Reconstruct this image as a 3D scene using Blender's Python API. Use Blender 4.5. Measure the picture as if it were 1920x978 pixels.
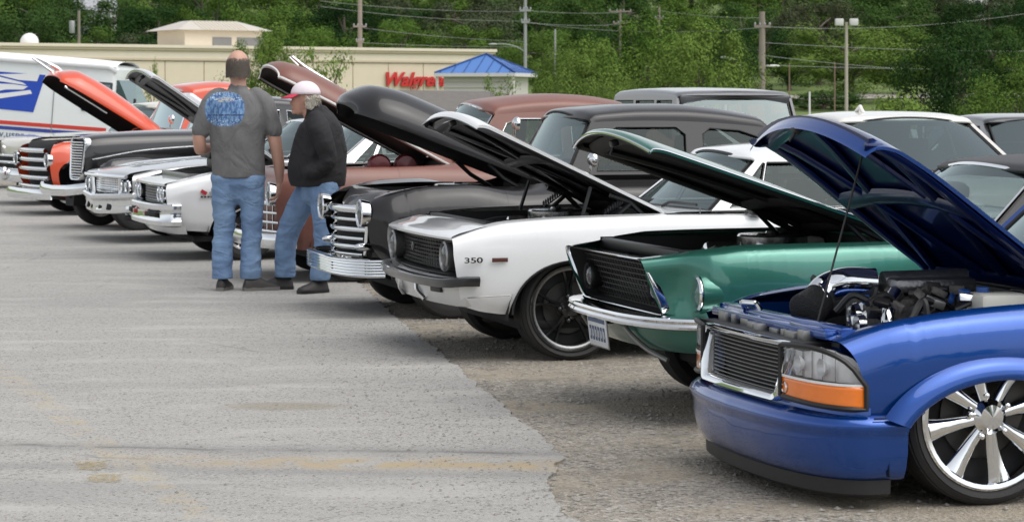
import bpy, bmesh, math, random
from math import sin, cos, pi, radians, sqrt, atan2
from mathutils import Vector, Matrix, noise
from mathutils.geometry import tessellate_polygon
for _o in list(bpy.data.objects): bpy.data.objects.remove(_o)
SC = bpy.context.scene
COL = SC.collection
# ------------------------------------------------------------------ camera, sky, sun, exposure
FPX, EYE, HOR = 4600.0, 1.52, 190.0          # focal length in photo pixels, eye height, horizon row
cam_d = bpy.data.cameras.new('camera'); cam = bpy.data.objects.new('camera', cam_d); COL.objects.link(cam)
cam.location = (0, 0, EYE); cam.rotation_euler = (pi/2, 0, 0)
cam_d.sensor_width = 36.0; cam_d.lens = 36.0*FPX/1920.0
cam_d.shift_y = -(489.0-HOR)/1920.0
cam_d.clip_start = 0.2; cam_d.clip_end = 3000
cam_d.dof.use_dof = True; cam_d.dof.focus_distance = 12.5; cam_d.dof.aperture_fstop = 10.0
SC.camera = cam
SUN_EL, SUN_AZ = radians(62), radians(125)    # azimuth clockwise from +y (the view direction)
W = bpy.data.worlds.new('World'); SC.world = W; W.use_nodes = True
nt = W.node_tree; nt.nodes.clear()
sky = nt.nodes.new('ShaderNodeTexSky'); sky.sky_type = 'NISHITA'; sky.sun_disc = False
sky.sun_elevation = SUN_EL; sky.sun_rotation = SUN_AZ; sky.air_density = 1.0; sky.dust_density = 2.0; sky.ozone_density = 1.0
hs = nt.nodes.new('ShaderNodeHueSaturation'); hs.inputs['Saturation'].default_value = 0.22; hs.inputs['Value'].default_value = 1.0
bg = nt.nodes.new('ShaderNodeBackground'); bg.inputs['Strength'].default_value = 0.15
wo = nt.nodes.new('ShaderNodeOutputWorld')
nt.links.new(sky.outputs[0], hs.inputs['Color']); nt.links.new(hs.outputs[0], bg.inputs['Color']); nt.links.new(bg.outputs[0], wo.inputs[0])
sun_d = bpy.data.lights.new('sun', 'SUN'); sun_d.energy = 1.5; sun_d.angle = radians(70); sun_d.color = (1.0, 0.965, 0.91)
sun = bpy.data.objects.new('sun', sun_d); COL.objects.link(sun)
sdir = Vector((sin(SUN_AZ)*cos(SUN_EL), cos(SUN_AZ)*cos(SUN_EL), sin(SUN_EL)))
sun.rotation_euler = sdir.to_track_quat('Z', 'Y').to_euler(); sun.location = (20, -20, 60)
SC.view_settings.view_transform = 'Standard'; SC.view_settings.look = 'None'
SC.view_settings.gamma = 1.0; SC.view_settings.use_curve_mapping = False
SC.view_settings.exposure = 0.45
SC.render.engine = 'CYCLES'
# ------------------------------------------------------------------ pixel helpers (photo pixel -> ground / plane point)
def gpt(px, py, z=0.0):
    d = FPX*(EYE-z)/(py-HOR); return ((px-960)/FPX*d, d, z)
def dpt(px, py, d):
    return ((px-960)/FPX*d, d, EYE-(py-HOR)*d/FPX)
# ------------------------------------------------------------------ materials
MATS = {}
def mat(name, col, rough=.5, metal=0., coat=0., spec=.5, var=0., vscale=8., bump=0., bscale=60., trans=0., emit=None, crough=.04, rvar=0.):
    if name in MATS: return MATS[name]
    m = bpy.data.materials.new(name); m.use_nodes = True; t = m.node_tree; b = t.nodes['Principled BSDF']
    b.inputs['Base Color'].default_value = (*col, 1); b.inputs['Roughness'].default_value = rough
    b.inputs['Metallic'].default_value = metal; b.inputs['Specular IOR Level'].default_value = spec
    b.inputs['Coat Weight'].default_value = coat; b.inputs['Coat IOR'].default_value = 1.48; b.inputs['Coat Roughness'].default_value = crough
    if var or bump or rvar:
        tc = t.nodes.new('ShaderNodeTexCoord')
    if var or rvar:
        n = t.nodes.new('ShaderNodeTexNoise'); n.inputs['Scale'].default_value = vscale; n.inputs['Detail'].default_value = 6
        t.links.new(tc.outputs['Object'], n.inputs['Vector'])
    if var:
        mx = t.nodes.new('ShaderNodeMix'); mx.data_type = 'RGBA'
        mx.inputs[6].default_value = (*[c*(1-var) for c in col], 1); mx.inputs[7].default_value = (*[min(1, c*(1+var)) for c in col], 1)
        t.links.new(n.outputs['Fac'], mx.inputs[0]); t.links.new(mx.outputs[2], b.inputs['Base Color'])
    if rvar:
        mr = t.nodes.new('ShaderNodeMapRange'); mr.inputs[1].default_value = .3; mr.inputs[2].default_value = .7
        mr.inputs[3].default_value = max(0.02, rough-rvar); mr.inputs[4].default_value = rough+rvar
        t.links.new(n.outputs['Fac'], mr.inputs[0]); t.links.new(mr.outputs[0], b.inputs['Roughness'])
    if bump:
        n2 = t.nodes.new('ShaderNodeTexNoise'); n2.inputs['Scale'].default_value = bscale; n2.inputs['Detail'].default_value = 4
        t.links.new(tc.outputs['Object'], n2.inputs['Vector'])
        bp = t.nodes.new('ShaderNodeBump'); bp.inputs['Strength'].default_value = bump; bp.inputs['Distance'].default_value = .02
        t.links.new(n2.outputs['Fac'], bp.inputs['Height']); t.links.new(bp.outputs[0], b.inputs['Normal'])
    if emit:
        b.inputs['Emission Color'].default_value = (*emit[:3], 1); b.inputs['Emission Strength'].default_value = emit[3]
    MATS[name] = m; return m
def glass(name, tint=(.75, .85, .84), refl=.10, ior=1.7, rough=.0, gcol=(.56, .66, .66)):
    if name in MATS: return MATS[name]
    m = bpy.data.materials.new(name); m.use_nodes = True; t = m.node_tree; t.nodes.clear()
    o = t.nodes.new('ShaderNodeOutputMaterial'); mx = t.nodes.new('ShaderNodeMixShader')
    tr = t.nodes.new('ShaderNodeBsdfTransparent'); tr.inputs[0].default_value = (*tint, 1)
    gl = t.nodes.new('ShaderNodeBsdfGlossy'); gl.inputs['Roughness'].default_value = rough; gl.inputs[0].default_value = (*gcol, 1)
    fr = t.nodes.new('ShaderNodeFresnel'); fr.inputs[0].default_value = ior
    ad = t.nodes.new('ShaderNodeMath'); ad.operation = 'ADD'; ad.use_clamp = True; ad.inputs[1].default_value = refl
    t.links.new(fr.outputs[0], ad.inputs[0]); t.links.new(ad.outputs[0], mx.inputs[0])
    t.links.new(tr.outputs[0], mx.inputs[1]); t.links.new(gl.outputs[0], mx.inputs[2]); t.links.new(mx.outputs[0], o.inputs[0])
    MATS[name] = m; return m
def paint(name, col, metal=0., rough=.38, coat=1.): return mat(name, col, rough, metal, coat, .5, var=.04, vscale=3.)
CHROME = mat('chrome', (.80, .82, .84), .07, 1., rvar=.03, vscale=14)
POLISHED = mat('polished_aluminium', (.72, .73, .74), .16, 1., rvar=.06, vscale=20)
BLACK = mat('black_satin', (.012, .012, .013), .45, var=.3, vscale=12)
DARK = mat('dark_cavity', (.010, .010, .011), .8)
RUBBER = mat('tyre_rubber', (.022, .021, .021), .72, var=.35, vscale=9, bump=.12, bscale=90)
IRON = mat('engine_iron', (.11, .105, .10), .5, .5, var=.5, vscale=25, bump=.3, bscale=70)
GREYMET = mat('grey_metal', (.28, .28, .28), .38, .8, var=.25, vscale=18)
WINDOW = glass('car_glass', (.60, .70, .69), .27)
SIDEGL = glass('side_glass', (.34, .38, .37), .02, 1.42)
LENS = glass('headlight_lens', (.95, .96, .97), .06, 1.45, .03, (.95, .97, 1.))
VINYL = mat('black_vinyl', (.03, .028, .027), .55, var=.2)
# ------------------------------------------------------------------ mesh builder
def pchip(xs, ys):
    n = len(xs); h = [xs[i+1]-xs[i] for i in range(n-1)]; dl = [(ys[i+1]-ys[i])/h[i] for i in range(n-1)]
    if n == 2: return lambda x: ys[0]+dl[0]*(x-xs[0])
    d = [0.]*n; d[0] = dl[0]; d[-1] = dl[-1]
    for i in range(1, n-1):
        if dl[i-1]*dl[i] > 0:
            w1 = 2*h[i]+h[i-1]; w2 = h[i]+2*h[i-1]; d[i] = (w1+w2)/(w1/dl[i-1]+w2/dl[i])
    def f(x):
        i = 0
        while i < n-2 and x > xs[i+1]: i += 1
        t = (x-xs[i])/h[i]; t2 = t*t; t3 = t2*t
        return (2*t3-3*t2+1)*ys[i]+(t3-2*t2+t)*h[i]*d[i]+(-2*t3+3*t2)*ys[i+1]+(t3-t2)*h[i]*d[i+1]
    return f
def curve(pts, n=6):
    """smooth polyline through pts (n samples per piece)"""
    s = [0.]
    for a, b in zip(pts, pts[1:]): s.append(s[-1]+max(1e-4, sqrt(sum((p-q)**2 for p, q in zip(a, b)))))
    fs = [pchip(s, [p[k] for p in pts]) for k in range(len(pts[0]))]
    xs = []
    for i in range(len(s)-1): xs += [s[i]+(s[i+1]-s[i])*j/n for j in range(n)]
    xs.append(s[-1]); return [tuple(f(x) for f in fs) for x in xs]
def surf(ctrl, ni=5, nk=4):
    """smooth grid through a control grid of points"""
    rows = [curve(r, nk) for r in ctrl]
    cols = [curve([r[k] for r in rows], ni) for k in range(len(rows[0]))]
    return [[cols[k][i] for k in range(len(cols))] for i in range(len(cols[0]))]
class MB:
    def __init__(s, car=True): s.v = []; s.f = []; s.mi = []; s.car = car
    def add(s, vs, fs, mi=0):
        o = len(s.v); s.v += [tuple(v) for v in vs]; s.f += [tuple(i+o for i in f) for f in fs]; s.mi += [mi]*len(fs); return s
    def grid(s, P, mi=0, cu=False, cv=False):
        n, m = len(P), len(P[0]); vs = [p for r in P for p in r]; fs = []
        for i in range(n if cu else n-1):
            for j in range(m if cv else m-1):
                i2, j2 = (i+1) % n, (j+1) % m; fs.append((i*m+j, i2*m+j, i2*m+j2, i*m+j2))
        return s.add(vs, fs, mi)
    def box(s, c, size, rot=None, bev=0., mi=0, seg=2):
        bm = bmesh.new(); bmesh.ops.create_cube(bm, size=1.0)
        for v in bm.verts: v.co = Vector((v.co.x*size[0], v.co.y*size[1], v.co.z*size[2]))
        if bev: bmesh.ops.bevel(bm, geom=list(bm.edges), offset=bev, segments=seg, affect='EDGES', profile=.5)
        M = Matrix.Translation(c)
        if rot: M = M @ Matrix.Rotation(rot[2], 4, 'Z') @ Matrix.Rotation(rot[1], 4, 'Y') @ Matrix.Rotation(rot[0], 4, 'X')
        bm.verts.index_update(); s.add([M @ v.co for v in bm.verts], [[v.index for v in f.verts] for f in bm.faces], mi); bm.free(); return s
    def tube(s, pts, r, n=8, mi=0, cap=True, closed=False, flat=1.0, up=None):
        pts = [Vector(p) for p in pts]; k = len(pts); rs = r if isinstance(r, (list, tuple)) else [r]*k
        ref = Vector(up) if up else None; P = []; prev = None
        for i in range(k):
            if closed: t = pts[(i+1) % k]-pts[i-1]
            else: t = pts[min(i+1, k-1)]-pts[max(i-1, 0)]
            t.normalize()
            if prev is None or ref:
                a = ref or (Vector((0, 0, 1)) if abs(t.z) < .9 else Vector((1, 0, 0)))
            else: a = prev
            n1 = (a-t*a.dot(t)); n1.normalize(); prev = n1; n2 = t.cross(n1)
            P.append([pts[i]+n1*(cos(2*pi*j/n)*rs[i]*flat)+n2*(sin(2*pi*j/n)*rs[i]) for j in range(n)])
        s.grid(P, mi, cu=closed, cv=True)
        if cap and not closed:
            o = len(s.v); s.add(P[0], [list(range(n))], mi); s.add(P[-1], [list(range(n))], mi)
        return s
    def lathe(s, prof, c=(0, 0, 0), axis='y', n=32, mi=0, ph=0.):
        """prof: (radius, along)"""
        P = []
        for i in range(n):
            a = 2*pi*i/n+ph; row = []
            for r, h in prof:
                x, y = r*cos(a), r*sin(a)
                q = {'y': (x, h, y), 'z': (x, y, h), 'x': (h, x, y)}[axis]
                row.append((c[0]+q[0], c[1]+q[1], c[2]+q[2]))
            P.append(row)
        return s.grid(P, mi, cu=True)
    def prism(s, poly, axis, a, b, mi=0, off=(0, 0, 0)):
        def q(p, h):
            r = {'y': (p[0], h, p[1]), 'z': (p[0], p[1], h), 'x': (h, p[0], p[1])}[axis]; return (r[0]+off[0], r[1]+off[1], r[2]+off[2])
        n = len(poly); vs = [q(p, a) for p in poly]+[q(p, b) for p in poly]
        fs = [(i, (i+1) % n, n+(i+1) % n, n+i) for i in range(n)]+[tuple(range(n))[::-1], tuple(range(n, 2*n))]
        return s.add(vs, fs, mi)
    def ell(s, c, r, n=16, m=10, mi=0):
        P = [[(c[0]+r[0]*sin(pi*i/m)*cos(2*pi*j/n), c[1]+r[1]*sin(pi*i/m)*sin(2*pi*j/n), c[2]+r[2]*cos(pi*i/m)) for j in range(n)] for i in range(m+1)]
        return s.grid(P, mi, cv=True)
    def holed(s, outer, holes, fn, mi=0):
        """flat panel outline with holes; fn maps (a,b) to a point"""
        polys = [[Vector((p[0], p[1], 0)) for p in outer]]+[[Vector((p[0], p[1], 0)) for p in h] for h in holes]
        tri = tessellate_polygon(polys); fl = [p for q in polys for p in q]
        return s.add([fn(p.x, p.y) for p in fl], [tuple(t) for t in tri], mi)
    def mirror(s):
        o = len(s.v); s.v += [(a, -b, c) for a, b, c in s.v]; s.f += [tuple(i+o for i in f)[::-1] for f in s.f]; s.mi += s.mi; return s
    def solid(s, th):
        s.th = th; return s
    def build(s, name, m, parent=None, sharp=38, weld=True, flat=False, label=None):
        me = bpy.data.meshes.new(name)
        vs = [(a, -b, c) for a, b, c in s.v] if s.car else s.v
        me.from_pydata(vs, [], s.f); ms = m if isinstance(m, (list, tuple)) else [m]
        for k in ms: me.materials.append(k)
        me.polygons.foreach_set('material_index', s.mi)
        bm = bmesh.new(); bm.from_mesh(me)
        if weld: bmesh.ops.remove_doubles(bm, verts=bm.verts, dist=2e-4)
        bmesh.ops.recalc_face_normals(bm, faces=bm.faces); bm.to_mesh(me); bm.free()
        if not flat:
            me.shade_smooth(); me.set_sharp_from_angle(angle=radians(sharp))
        o = bpy.data.objects.new(name, me); COL.objects.link(o)
        if parent: o.parent = parent
        if getattr(s, 'th', 0):
            md = o.modifiers.new('solid', 'SOLIDIFY'); md.thickness = s.th; md.offset = 0
        if label: o['label'] = label
        return o
def thing(name, label, cat, loc=(0, 0, 0), rz=0., group=None):
    o = bpy.data.objects.new(name, None); COL.objects.link(o); o.location = loc; o.rotation_euler = (0, 0, rz); o.empty_display_size = .2
    o['label'] = label; o['category'] = cat
    if group: o['group'] = group
    return o
def tag(o, label, cat, group=None, kind=None):
    if label: o['label'] = label
    if cat: o['category'] = cat
    if group: o['group'] = group
    if kind: o['kind'] = kind
    return o
def text_mesh(name, body, size, m, parent, loc, rot, depth=.004, shear=0., bold=0., sx=1., align='LEFT'):
    c = bpy.data.curves.new(name, 'FONT'); c.body = body; c.size = size; c.extrude = depth; c.shear = shear; c.offset = bold; c.align_x = align
    t = bpy.data.objects.new(name+'_tmp', c); COL.objects.link(t)
    bpy.context.view_layer.update(); dg = bpy.context.evaluated_depsgraph_get()
    me = bpy.data.meshes.new_from_object(t.evaluated_get(dg)); bpy.data.objects.remove(t)
    me.materials.clear(); me.materials.append(m); o = bpy.data.objects.new(name, me); COL.objects.link(o)
    o.parent = parent; o.location = loc; o.rotation_euler = rot; o.scale = (sx, 1, 1); return o
# ------------------------------------------------------------------ ground
class NG:
    """small helper to wire shader nodes"""
    def __init__(s, name):
        s.m = bpy.data.materials.new(name); s.m.use_nodes = True; s.t = s.m.node_tree; s.b = s.t.nodes['Principled BSDF']
        s.tc = s.t.nodes.new('ShaderNodeTexCoord').outputs['Object']
    def put(s, v, inp):
        if hasattr(v, 'is_linked') or hasattr(v, 'links'): s.t.links.new(v, inp)
        else: inp.default_value = v
    def math(s, op, a, b=0., clamp=False):
        n = s.t.nodes.new('ShaderNodeMath'); n.operation = op; n.use_clamp = clamp; s.put(a, n.inputs[0]); s.put(b, n.inputs[1]); return n.outputs[0]
    def noise(s, scale, detail=4, vec=None, dist=0., rough=.5):
        n = s.t.nodes.new('ShaderNodeTexNoise'); n.inputs['Scale'].default_value = scale; n.inputs['Detail'].default_value = detail
        n.inputs['Distortion'].default_value = dist; n.inputs['Roughness'].default_value = rough; s.t.links.new(vec or s.tc, n.inputs['Vector']); return n.outputs['Fac']
    def voro(s, scale, vec=None, out='Color'):
        n = s.t.nodes.new('ShaderNodeTexVoronoi'); n.inputs['Scale'].default_value = scale; s.t.links.new(vec or s.tc, n.inputs['Vector']); return n.outputs[out]
    def mapv(s, sc, rz=0.):
        n = s.t.nodes.new('ShaderNodeMapping'); n.inputs['Scale'].default_value = sc; n.inputs['Rotation'].default_value = (0, 0, rz); s.t.links.new(s.tc, n.inputs['Vector']); return n.outputs[0]
    def ramp(s, v, a, b, lo=0., hi=1.):
        n = s.t.nodes.new('ShaderNodeMapRange'); n.interpolation_type = 'SMOOTHSTEP'; s.put(v, n.inputs[0])
        for i, x in enumerate((a, b, lo, hi)): n.inputs[i+1].default_value = x
        return n.outputs[0]
    def mix(s, f, a, b, mode='MIX'):
        n = s.t.nodes.new('ShaderNodeMix'); n.data_type = 'RGBA'; n.blend_type = mode; s.put(f, n.inputs[0])
        s.put(a if not isinstance(a, tuple) else (*a, 1), n.inputs[6]); s.put(b if not isinstance(b, tuple) else (*b, 1), n.inputs[7]); return n.outputs[2]
    def sep(s):
        n = s.t.nodes.new('ShaderNodeSeparateXYZ'); s.t.links.new(s.tc, n.inputs[0]); return n.outputs
    def bump(s, h, st, dist=.01):
        n = s.t.nodes.new('ShaderNodeBump'); n.inputs['Strength'].default_value = st; n.inputs['Distance'].default_value = dist
        s.t.links.new(h, n.inputs['Height']); s.t.links.new(n.outputs[0], s.b.inputs['Normal'])
    def out(s, col, rough=.9):
        s.put(col, s.b.inputs['Base Color']); s.put(rough, s.b.inputs['Roughness']); return s.m
def m_asphalt():
    g = NG('worn_asphalt'); x, y, z = g.sep()
    fine = g.noise(170, 3); agg = g.voro(95); grit = g.noise(420, 2)
    big = g.noise(.55, 5, g.mapv((.45, 1.3, 1)), .6); mid = g.noise(2.2, 5, g.mapv((.5, 1.5, 1)), .4)
    col = g.mix(g.ramp(fine, .3, .7), (.240, .233, .221), (.398, .387, .367))
    spk = g.t.nodes.new('ShaderNodeSeparateColor'); g.t.links.new(agg, spk.inputs[0])
    col = g.mix(g.math('MULTIPLY', g.ramp(spk.outputs[0], .80, .95), .55), col, (.46, .45, .42))
    col = g.mix(g.math('MULTIPLY', g.ramp(spk.outputs[1], .85, .97), .75), col, (.075, .072, .068))
    col = g.mix(g.math('MULTIPLY', g.ramp(big, .46, .70), .34), col, (.205, .202, .196))
    col = g.mix(g.math('MULTIPLY', g.ramp(mid, .48, .72), .40), col, (.45, .435, .405))
    wr = g.math('MULTIPLY', g.math('SUBTRACT', g.noise(1.3, 4), .5), .35)
    # cross seam with a trail of washed sand beside it
    ln = g.math('ADD', g.math('ADD', y, g.math('MULTIPLY', x, .10)), wr)
    d1 = g.math('ABSOLUTE', g.math('SUBTRACT', ln, 10.62)); d2 = g.math('ABSOLUTE', g.math('SUBTRACT', ln, 10.28))
    d3 = g.math('ABSOLUTE', g.math('SUBTRACT', ln, 10.02))
    brk = g.ramp(g.noise(3.0, 4), .38, .6)
    col = g.mix(g.math('MULTIPLY', g.ramp(d1, .24, .0), .35), col, (.15, .147, .143))
    col = g.mix(g.math('MULTIPLY', g.math('MULTIPLY', g.ramp(d1, .05, .005), brk), .45), col, (.05, .048, .045))
    col = g.mix(g.math('MULTIPLY', g.ramp(d3, .16, .02), .28), col, (.15, .147, .143))
    sand = g.math('MULTIPLY', g.ramp(d2, .26, .03), g.math('MULTIPLY', g.ramp(g.noise(6, 5), .35, .6), g.ramp(x, -2.2, -.6)))
    col = g.mix(g.math('MULTIPLY', sand, .9), col, (.36, .285, .175))
    # ghost of an old yellow line running away from the camera
    gl = g.math('ABSOLUTE', g.math('ADD', g.math('ADD', x, g.math('MULTIPLY', g.math('SUBTRACT', y, 10.6), .36)), 1.72))
    col = g.mix(g.math('MULTIPLY', g.math('MULTIPLY', g.ramp(gl, .10, .05), g.ramp(g.noise(7, 5), .42, .66)), .35), col, (.42, .33, .17))
    # fine wandering cracks
    cr = g.t.nodes.new('ShaderNodeTexVoronoi'); cr.feature = 'DISTANCE_TO_EDGE'; cr.inputs['Scale'].default_value = .42
    wv = g.t.nodes.new('ShaderNodeMix'); wv.data_type = 'VECTOR'; wv.inputs[0].default_value = .22; nz = g.t.nodes.new('ShaderNodeTexNoise'); nz.inputs['Scale'].default_value = 1.6; nz.inputs['Detail'].default_value = 6; g.t.links.new(g.tc, nz.inputs['Vector'])
    g.t.links.new(g.tc, wv.inputs[4]); g.t.links.new(nz.outputs['Color'], wv.inputs[5]); g.t.links.new(wv.outputs[1], cr.inputs['Vector'])
    col = g.mix(g.math('MULTIPLY', g.math('MULTIPLY', g.ramp(cr.outputs['Distance'], .006, .001), g.ramp(g.noise(.8, 3), .52, .66)), .35), col, (.09, .088, .085))
    # one oval oil drip
    ex = g.math('MULTIPLY', g.math('ADD', x, 1.14), 2.3); ey = g.math('MULTIPLY', g.math('SUBTRACT', y, 12.25), 4.2)
    er = g.math('ADD', g.math('MULTIPLY', ex, ex), g.math('MULTIPLY', ey, ey))
    col = g.mix(g.math('MULTIPLY', g.ramp(er, .75, .15), .45), col, (.20, .165, .10))
    h = g.math('ADD', g.math('MULTIPLY', fine, .5), g.math('MULTIPLY', grit, .5)); g.bump(h, .35, .006)
    return g.out(col, .93)
def m_gravel():
    g = NG('gravel_dirt'); fine = g.noise(120, 4); big = g.noise(.9, 5, g.mapv((.6, 1.4, 1)), .5); mid = g.noise(5, 5)
    v = g.voro(60); sp = g.t.nodes.new('ShaderNodeSeparateColor'); g.t.links.new(v, sp.inputs[0])
    col = g.mix(g.ramp(fine, .3, .7), (.175, .157, .134), (.40, .365, .31))
    col = g.mix(g.math('MULTIPLY', g.ramp(sp.outputs[0], .7, .95), .7), col, (.46, .44, .41))
    col = g.mix(g.math('MULTIPLY', g.ramp(sp.outputs[1], .75, .95), .7), col, (.06, .056, .052))
    col = g.mix(g.math('MULTIPLY', g.ramp(big, .45, .65), .6), col, (.34, .29, .215))
    col = g.mix(g.math('MULTIPLY', g.ramp(mid, .5, .72), .55), col, (.13, .117, .10))
    g.bump(g.math('ADD', fine, g.voro(60, out='Distance')), .7, .015)
    return g.out(col, .95)
def m_grass(name='lawn', a=(.07, .12, .022), b=(.13, .17, .04)):
    g = NG(name); return g.out(g.mix(g.ramp(g.noise(.35, 6), .3, .7), a, b), .9)
ASPH = m_asphalt(); GRAV = m_gravel()
# terrain: flat lot, then a rise up to a wooded ridge
def terrain(x, y):
    def sm(a, b, t): t = min(1, max(0, (t-a)/(b-a))); return t*t*(3-2*t)
    z = -.012-1.6*sm(48, 80, y)+5.2*sm(120, 270, y)+26*sm(270, 520, y)
    return z+(.8*noise.noise(Vector((x*.02, y*.02, 0))) if y > 100 else 0)
ys = [-400, -100, -20, 4, 8, 12, 16, 20, 26, 34, 44, 52, 60, 70, 80, 90, 100]+[100+8*i for i in range(1, 55)]+[620, 800, 1200]
xs = [-900, -500, -300]+[-200+10*i for i in range(41)]+[300, 500, 900]
MB(False).grid([[(x, y, terrain(x, y)) for y in ys] for x in xs]).build('terrain', [GRAV], weld=False)
gr = bpy.data.objects['terrain']; gr.name = 'ground'; gr['kind'] = 'structure'
lawn = m_grass(); gr.data.materials.append(lawn)
for p in gr.data.polygons:
    if p.center.y > 100: p.material_index = 1
rs = random.Random(3)
edge_px = [(560, 430), (600, 462), (660, 518), (740, 592), (790, 632), (842, 676), (905, 730), (965, 778), (1020, 822), (1058, 856), (1046, 868), (1030, 890), (1032, 925), (1065, 968), (1140, 1030), (1300, 1140)]
edge = []
ep = [gpt(*p)[:2] for p in edge_px]
ep = [(-4.2, 44), (-3.3, 35)]+ep[1:]
for a, b in zip(ep, ep[1:]):
    n = max(2, int(sqrt((a[0]-b[0])**2+(a[1]-b[1])**2)/.035))
    for i in range(n):
        t = i/n; x, y = a[0]+(b[0]-a[0])*t, a[1]+(b[1]-a[1])*t
        k = noise.noise(Vector((x*5, y*5, 1)))*.035+noise.noise(Vector((x*22, y*22, 3)))*.018
        edge.append((x+k, y+k*.3))
outline = [(-60, 44)]+edge+[(2.5, 4), (3, -30), (-60, -30)]
mb = MB(False).holed(outline, [], lambda a, b: (a, b, 0.0))
n = len(outline); mb.add([(a, b, z) for z in (0., -.03) for a, b in outline], [(i, (i+1) % n, n+(i+1) % n, n+i) for i in range(n)])
lot = mb.build('parking_lot', ASPH, flat=True); lot['kind'] = 'structure'
# worn yellow paint dashes
YEL = NG('worn_yellow_paint'); YELM = YEL.out((.40, .30, .11, 1), .9); YEL.put(YEL.ramp(YEL.noise(60, 5), .35, .75, 0., .75), YEL.b.inputs['Alpha'])
for (x0, x1, y0, y1) in [(138, 200, 865, 881), (160, 232, 889, 904)]:
    pts = []
    c = gpt((x0+x1)/2, (y0+y1)/2); q = [gpt(x0, y1), gpt(x1-8, y1), gpt(x1, y0), gpt(x0+6, y0)]
    for a, b in zip(q, q[1:]+q[:1]):
        for i in range(8):
            t = i/8; j = rs.uniform(-.02, .02); pts.append((a[0]+(b[0]-a[0])*t+j, a[1]+(b[1]-a[1])*t+j*.6))
    o = MB(False).holed(pts, [], lambda a, b: (a, b, .004)).build('paint_marking', YELM, flat=True); o['kind'] = 'structure'
# loose stones on the gravel and a few on the asphalt
STONE = mat('loose_stone', (.26, .245, .22), .9, var=.55, vscale=14)
def on_asphalt(x, y):
    for a, b in zip(edge, edge[1:]):
        if (a[1]-y)*(b[1]-y) <= 0: return x < a[0]
    return False
def stones(name, n, reg, smin, smax, want, label, seed):
    r = random.Random(seed); mb = MB(False); k = 0
    while k < n:
        d = r.uniform(*reg[1]); x = r.uniform(*reg[0])+(-.16)*(d-10.5); a = on_asphalt(x, d)
        if a != want: continue
        k += 1; s = smin+(smax-smin)*r.random()**4; z = 0. if a else -.012
        vs = [(x+s*dx*r.uniform(.6, 1.3), d+s*dy*r.uniform(.6, 1.3), z+s*dz*r.uniform(.4, .9)) for dx, dy, dz in ((1, 0, .2), (0, 1, .2), (-1, 0, .2), (0, -1, .2), (.1, .1, 1))]
        mb.add(vs, [(0, 1, 4), (1, 2, 4), (2, 3, 4), (3, 0, 4)])
    o = mb.build(name, STONE, weld=False, flat=True); tag(o, label, 'gravel', kind='stuff')
stones('loose_gravel', 12000, ((.0, 3.2), (6.4, 20)), .004, .020, False, 'loose grey gravel strewn over the dirt beside the asphalt', 1)
stones('edge_gravel', 2600, ((-.55, .25), (7.5, 17)), .003, .010, True, 'fine gravel spilled over the crumbling asphalt edge', 5)
stones('scattered_stones', 260, ((-4, .4), (7, 17)), .005, .013, True, 'small dark stones lying loose on the grey asphalt', 2)
# ------------------------------------------------------------------ car toolkit (car frame: u rearward from front axle, v towards the driver's side, w up)
def arch_w(u, arches):
    r = None
    for (uc, wc, a, b) in arches:
        if abs(u-uc) <= a: r = wc+b*sqrt(max(0, 1-((u-uc)/a)**2))
    return r
def side_grid(stations, arches=(), nk=4, du=.07):
    """stations: (u, [(v,w) or (u,v,w)...bottom to top])"""
    S = [(s, [(p if len(p) == 3 else (s, p[0], p[1])) for p in pts]) for s, pts in stations]
    ss = [s for s, _ in S]; K = len(S[0][1])
    F = [[pchip(ss, [p[k][c] for _, p in S]) for c in range(3)] for k in range(K)]
    xs = set(); n = max(2, int((ss[-1]-ss[0])/du))
    for i in range(n+1): xs.add(ss[0]+(ss[-1]-ss[0])*i/n)
    for s in ss: xs.add(s)
    for (uc, wc, a, b) in arches:
        for i in range(25): xs.add(uc-a*cos(pi*i/24))
        xs.add(uc-a-.002); xs.add(uc+a+.002)
    xs = sorted(x for x in xs if ss[0]-1e-6 <= x <= ss[-1]+1e-6)
    G = []
    for x in xs:
        col = curve([tuple(F[k][c](x) for c in range(3)) for k in range(K)], nk)
        wa = arch_w(col[0][0], arches)
        if wa and wa > col[0][2]:
            L = [0.]; 
            for a, b in zip(col, col[1:]): L.append(L[-1]+sqrt(sum((p-q)**2 for p, q in zip(a, b))))
            def at(l):
                j = 0
                while j < len(L)-2 and l > L[j+1]: j += 1
                t = (l-L[j])/max(1e-6, L[j+1]-L[j]); return tuple(p+(q-p)*t for p, q in zip(col[j], col[j+1]))
            l0 = 0
            for j in range(len(col)-1):
                if col[j][2] <= wa <= col[j+1][2]:
                    l0 = L[j]+(L[j+1]-L[j])*(wa-col[j][2])/max(1e-6, col[j+1][2]-col[j][2]); break
            col = [at(l0+(L[-1]-l0)*i/(len(col)-1)) for i in range(len(col))]
        G.append(col)
    return G
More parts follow.
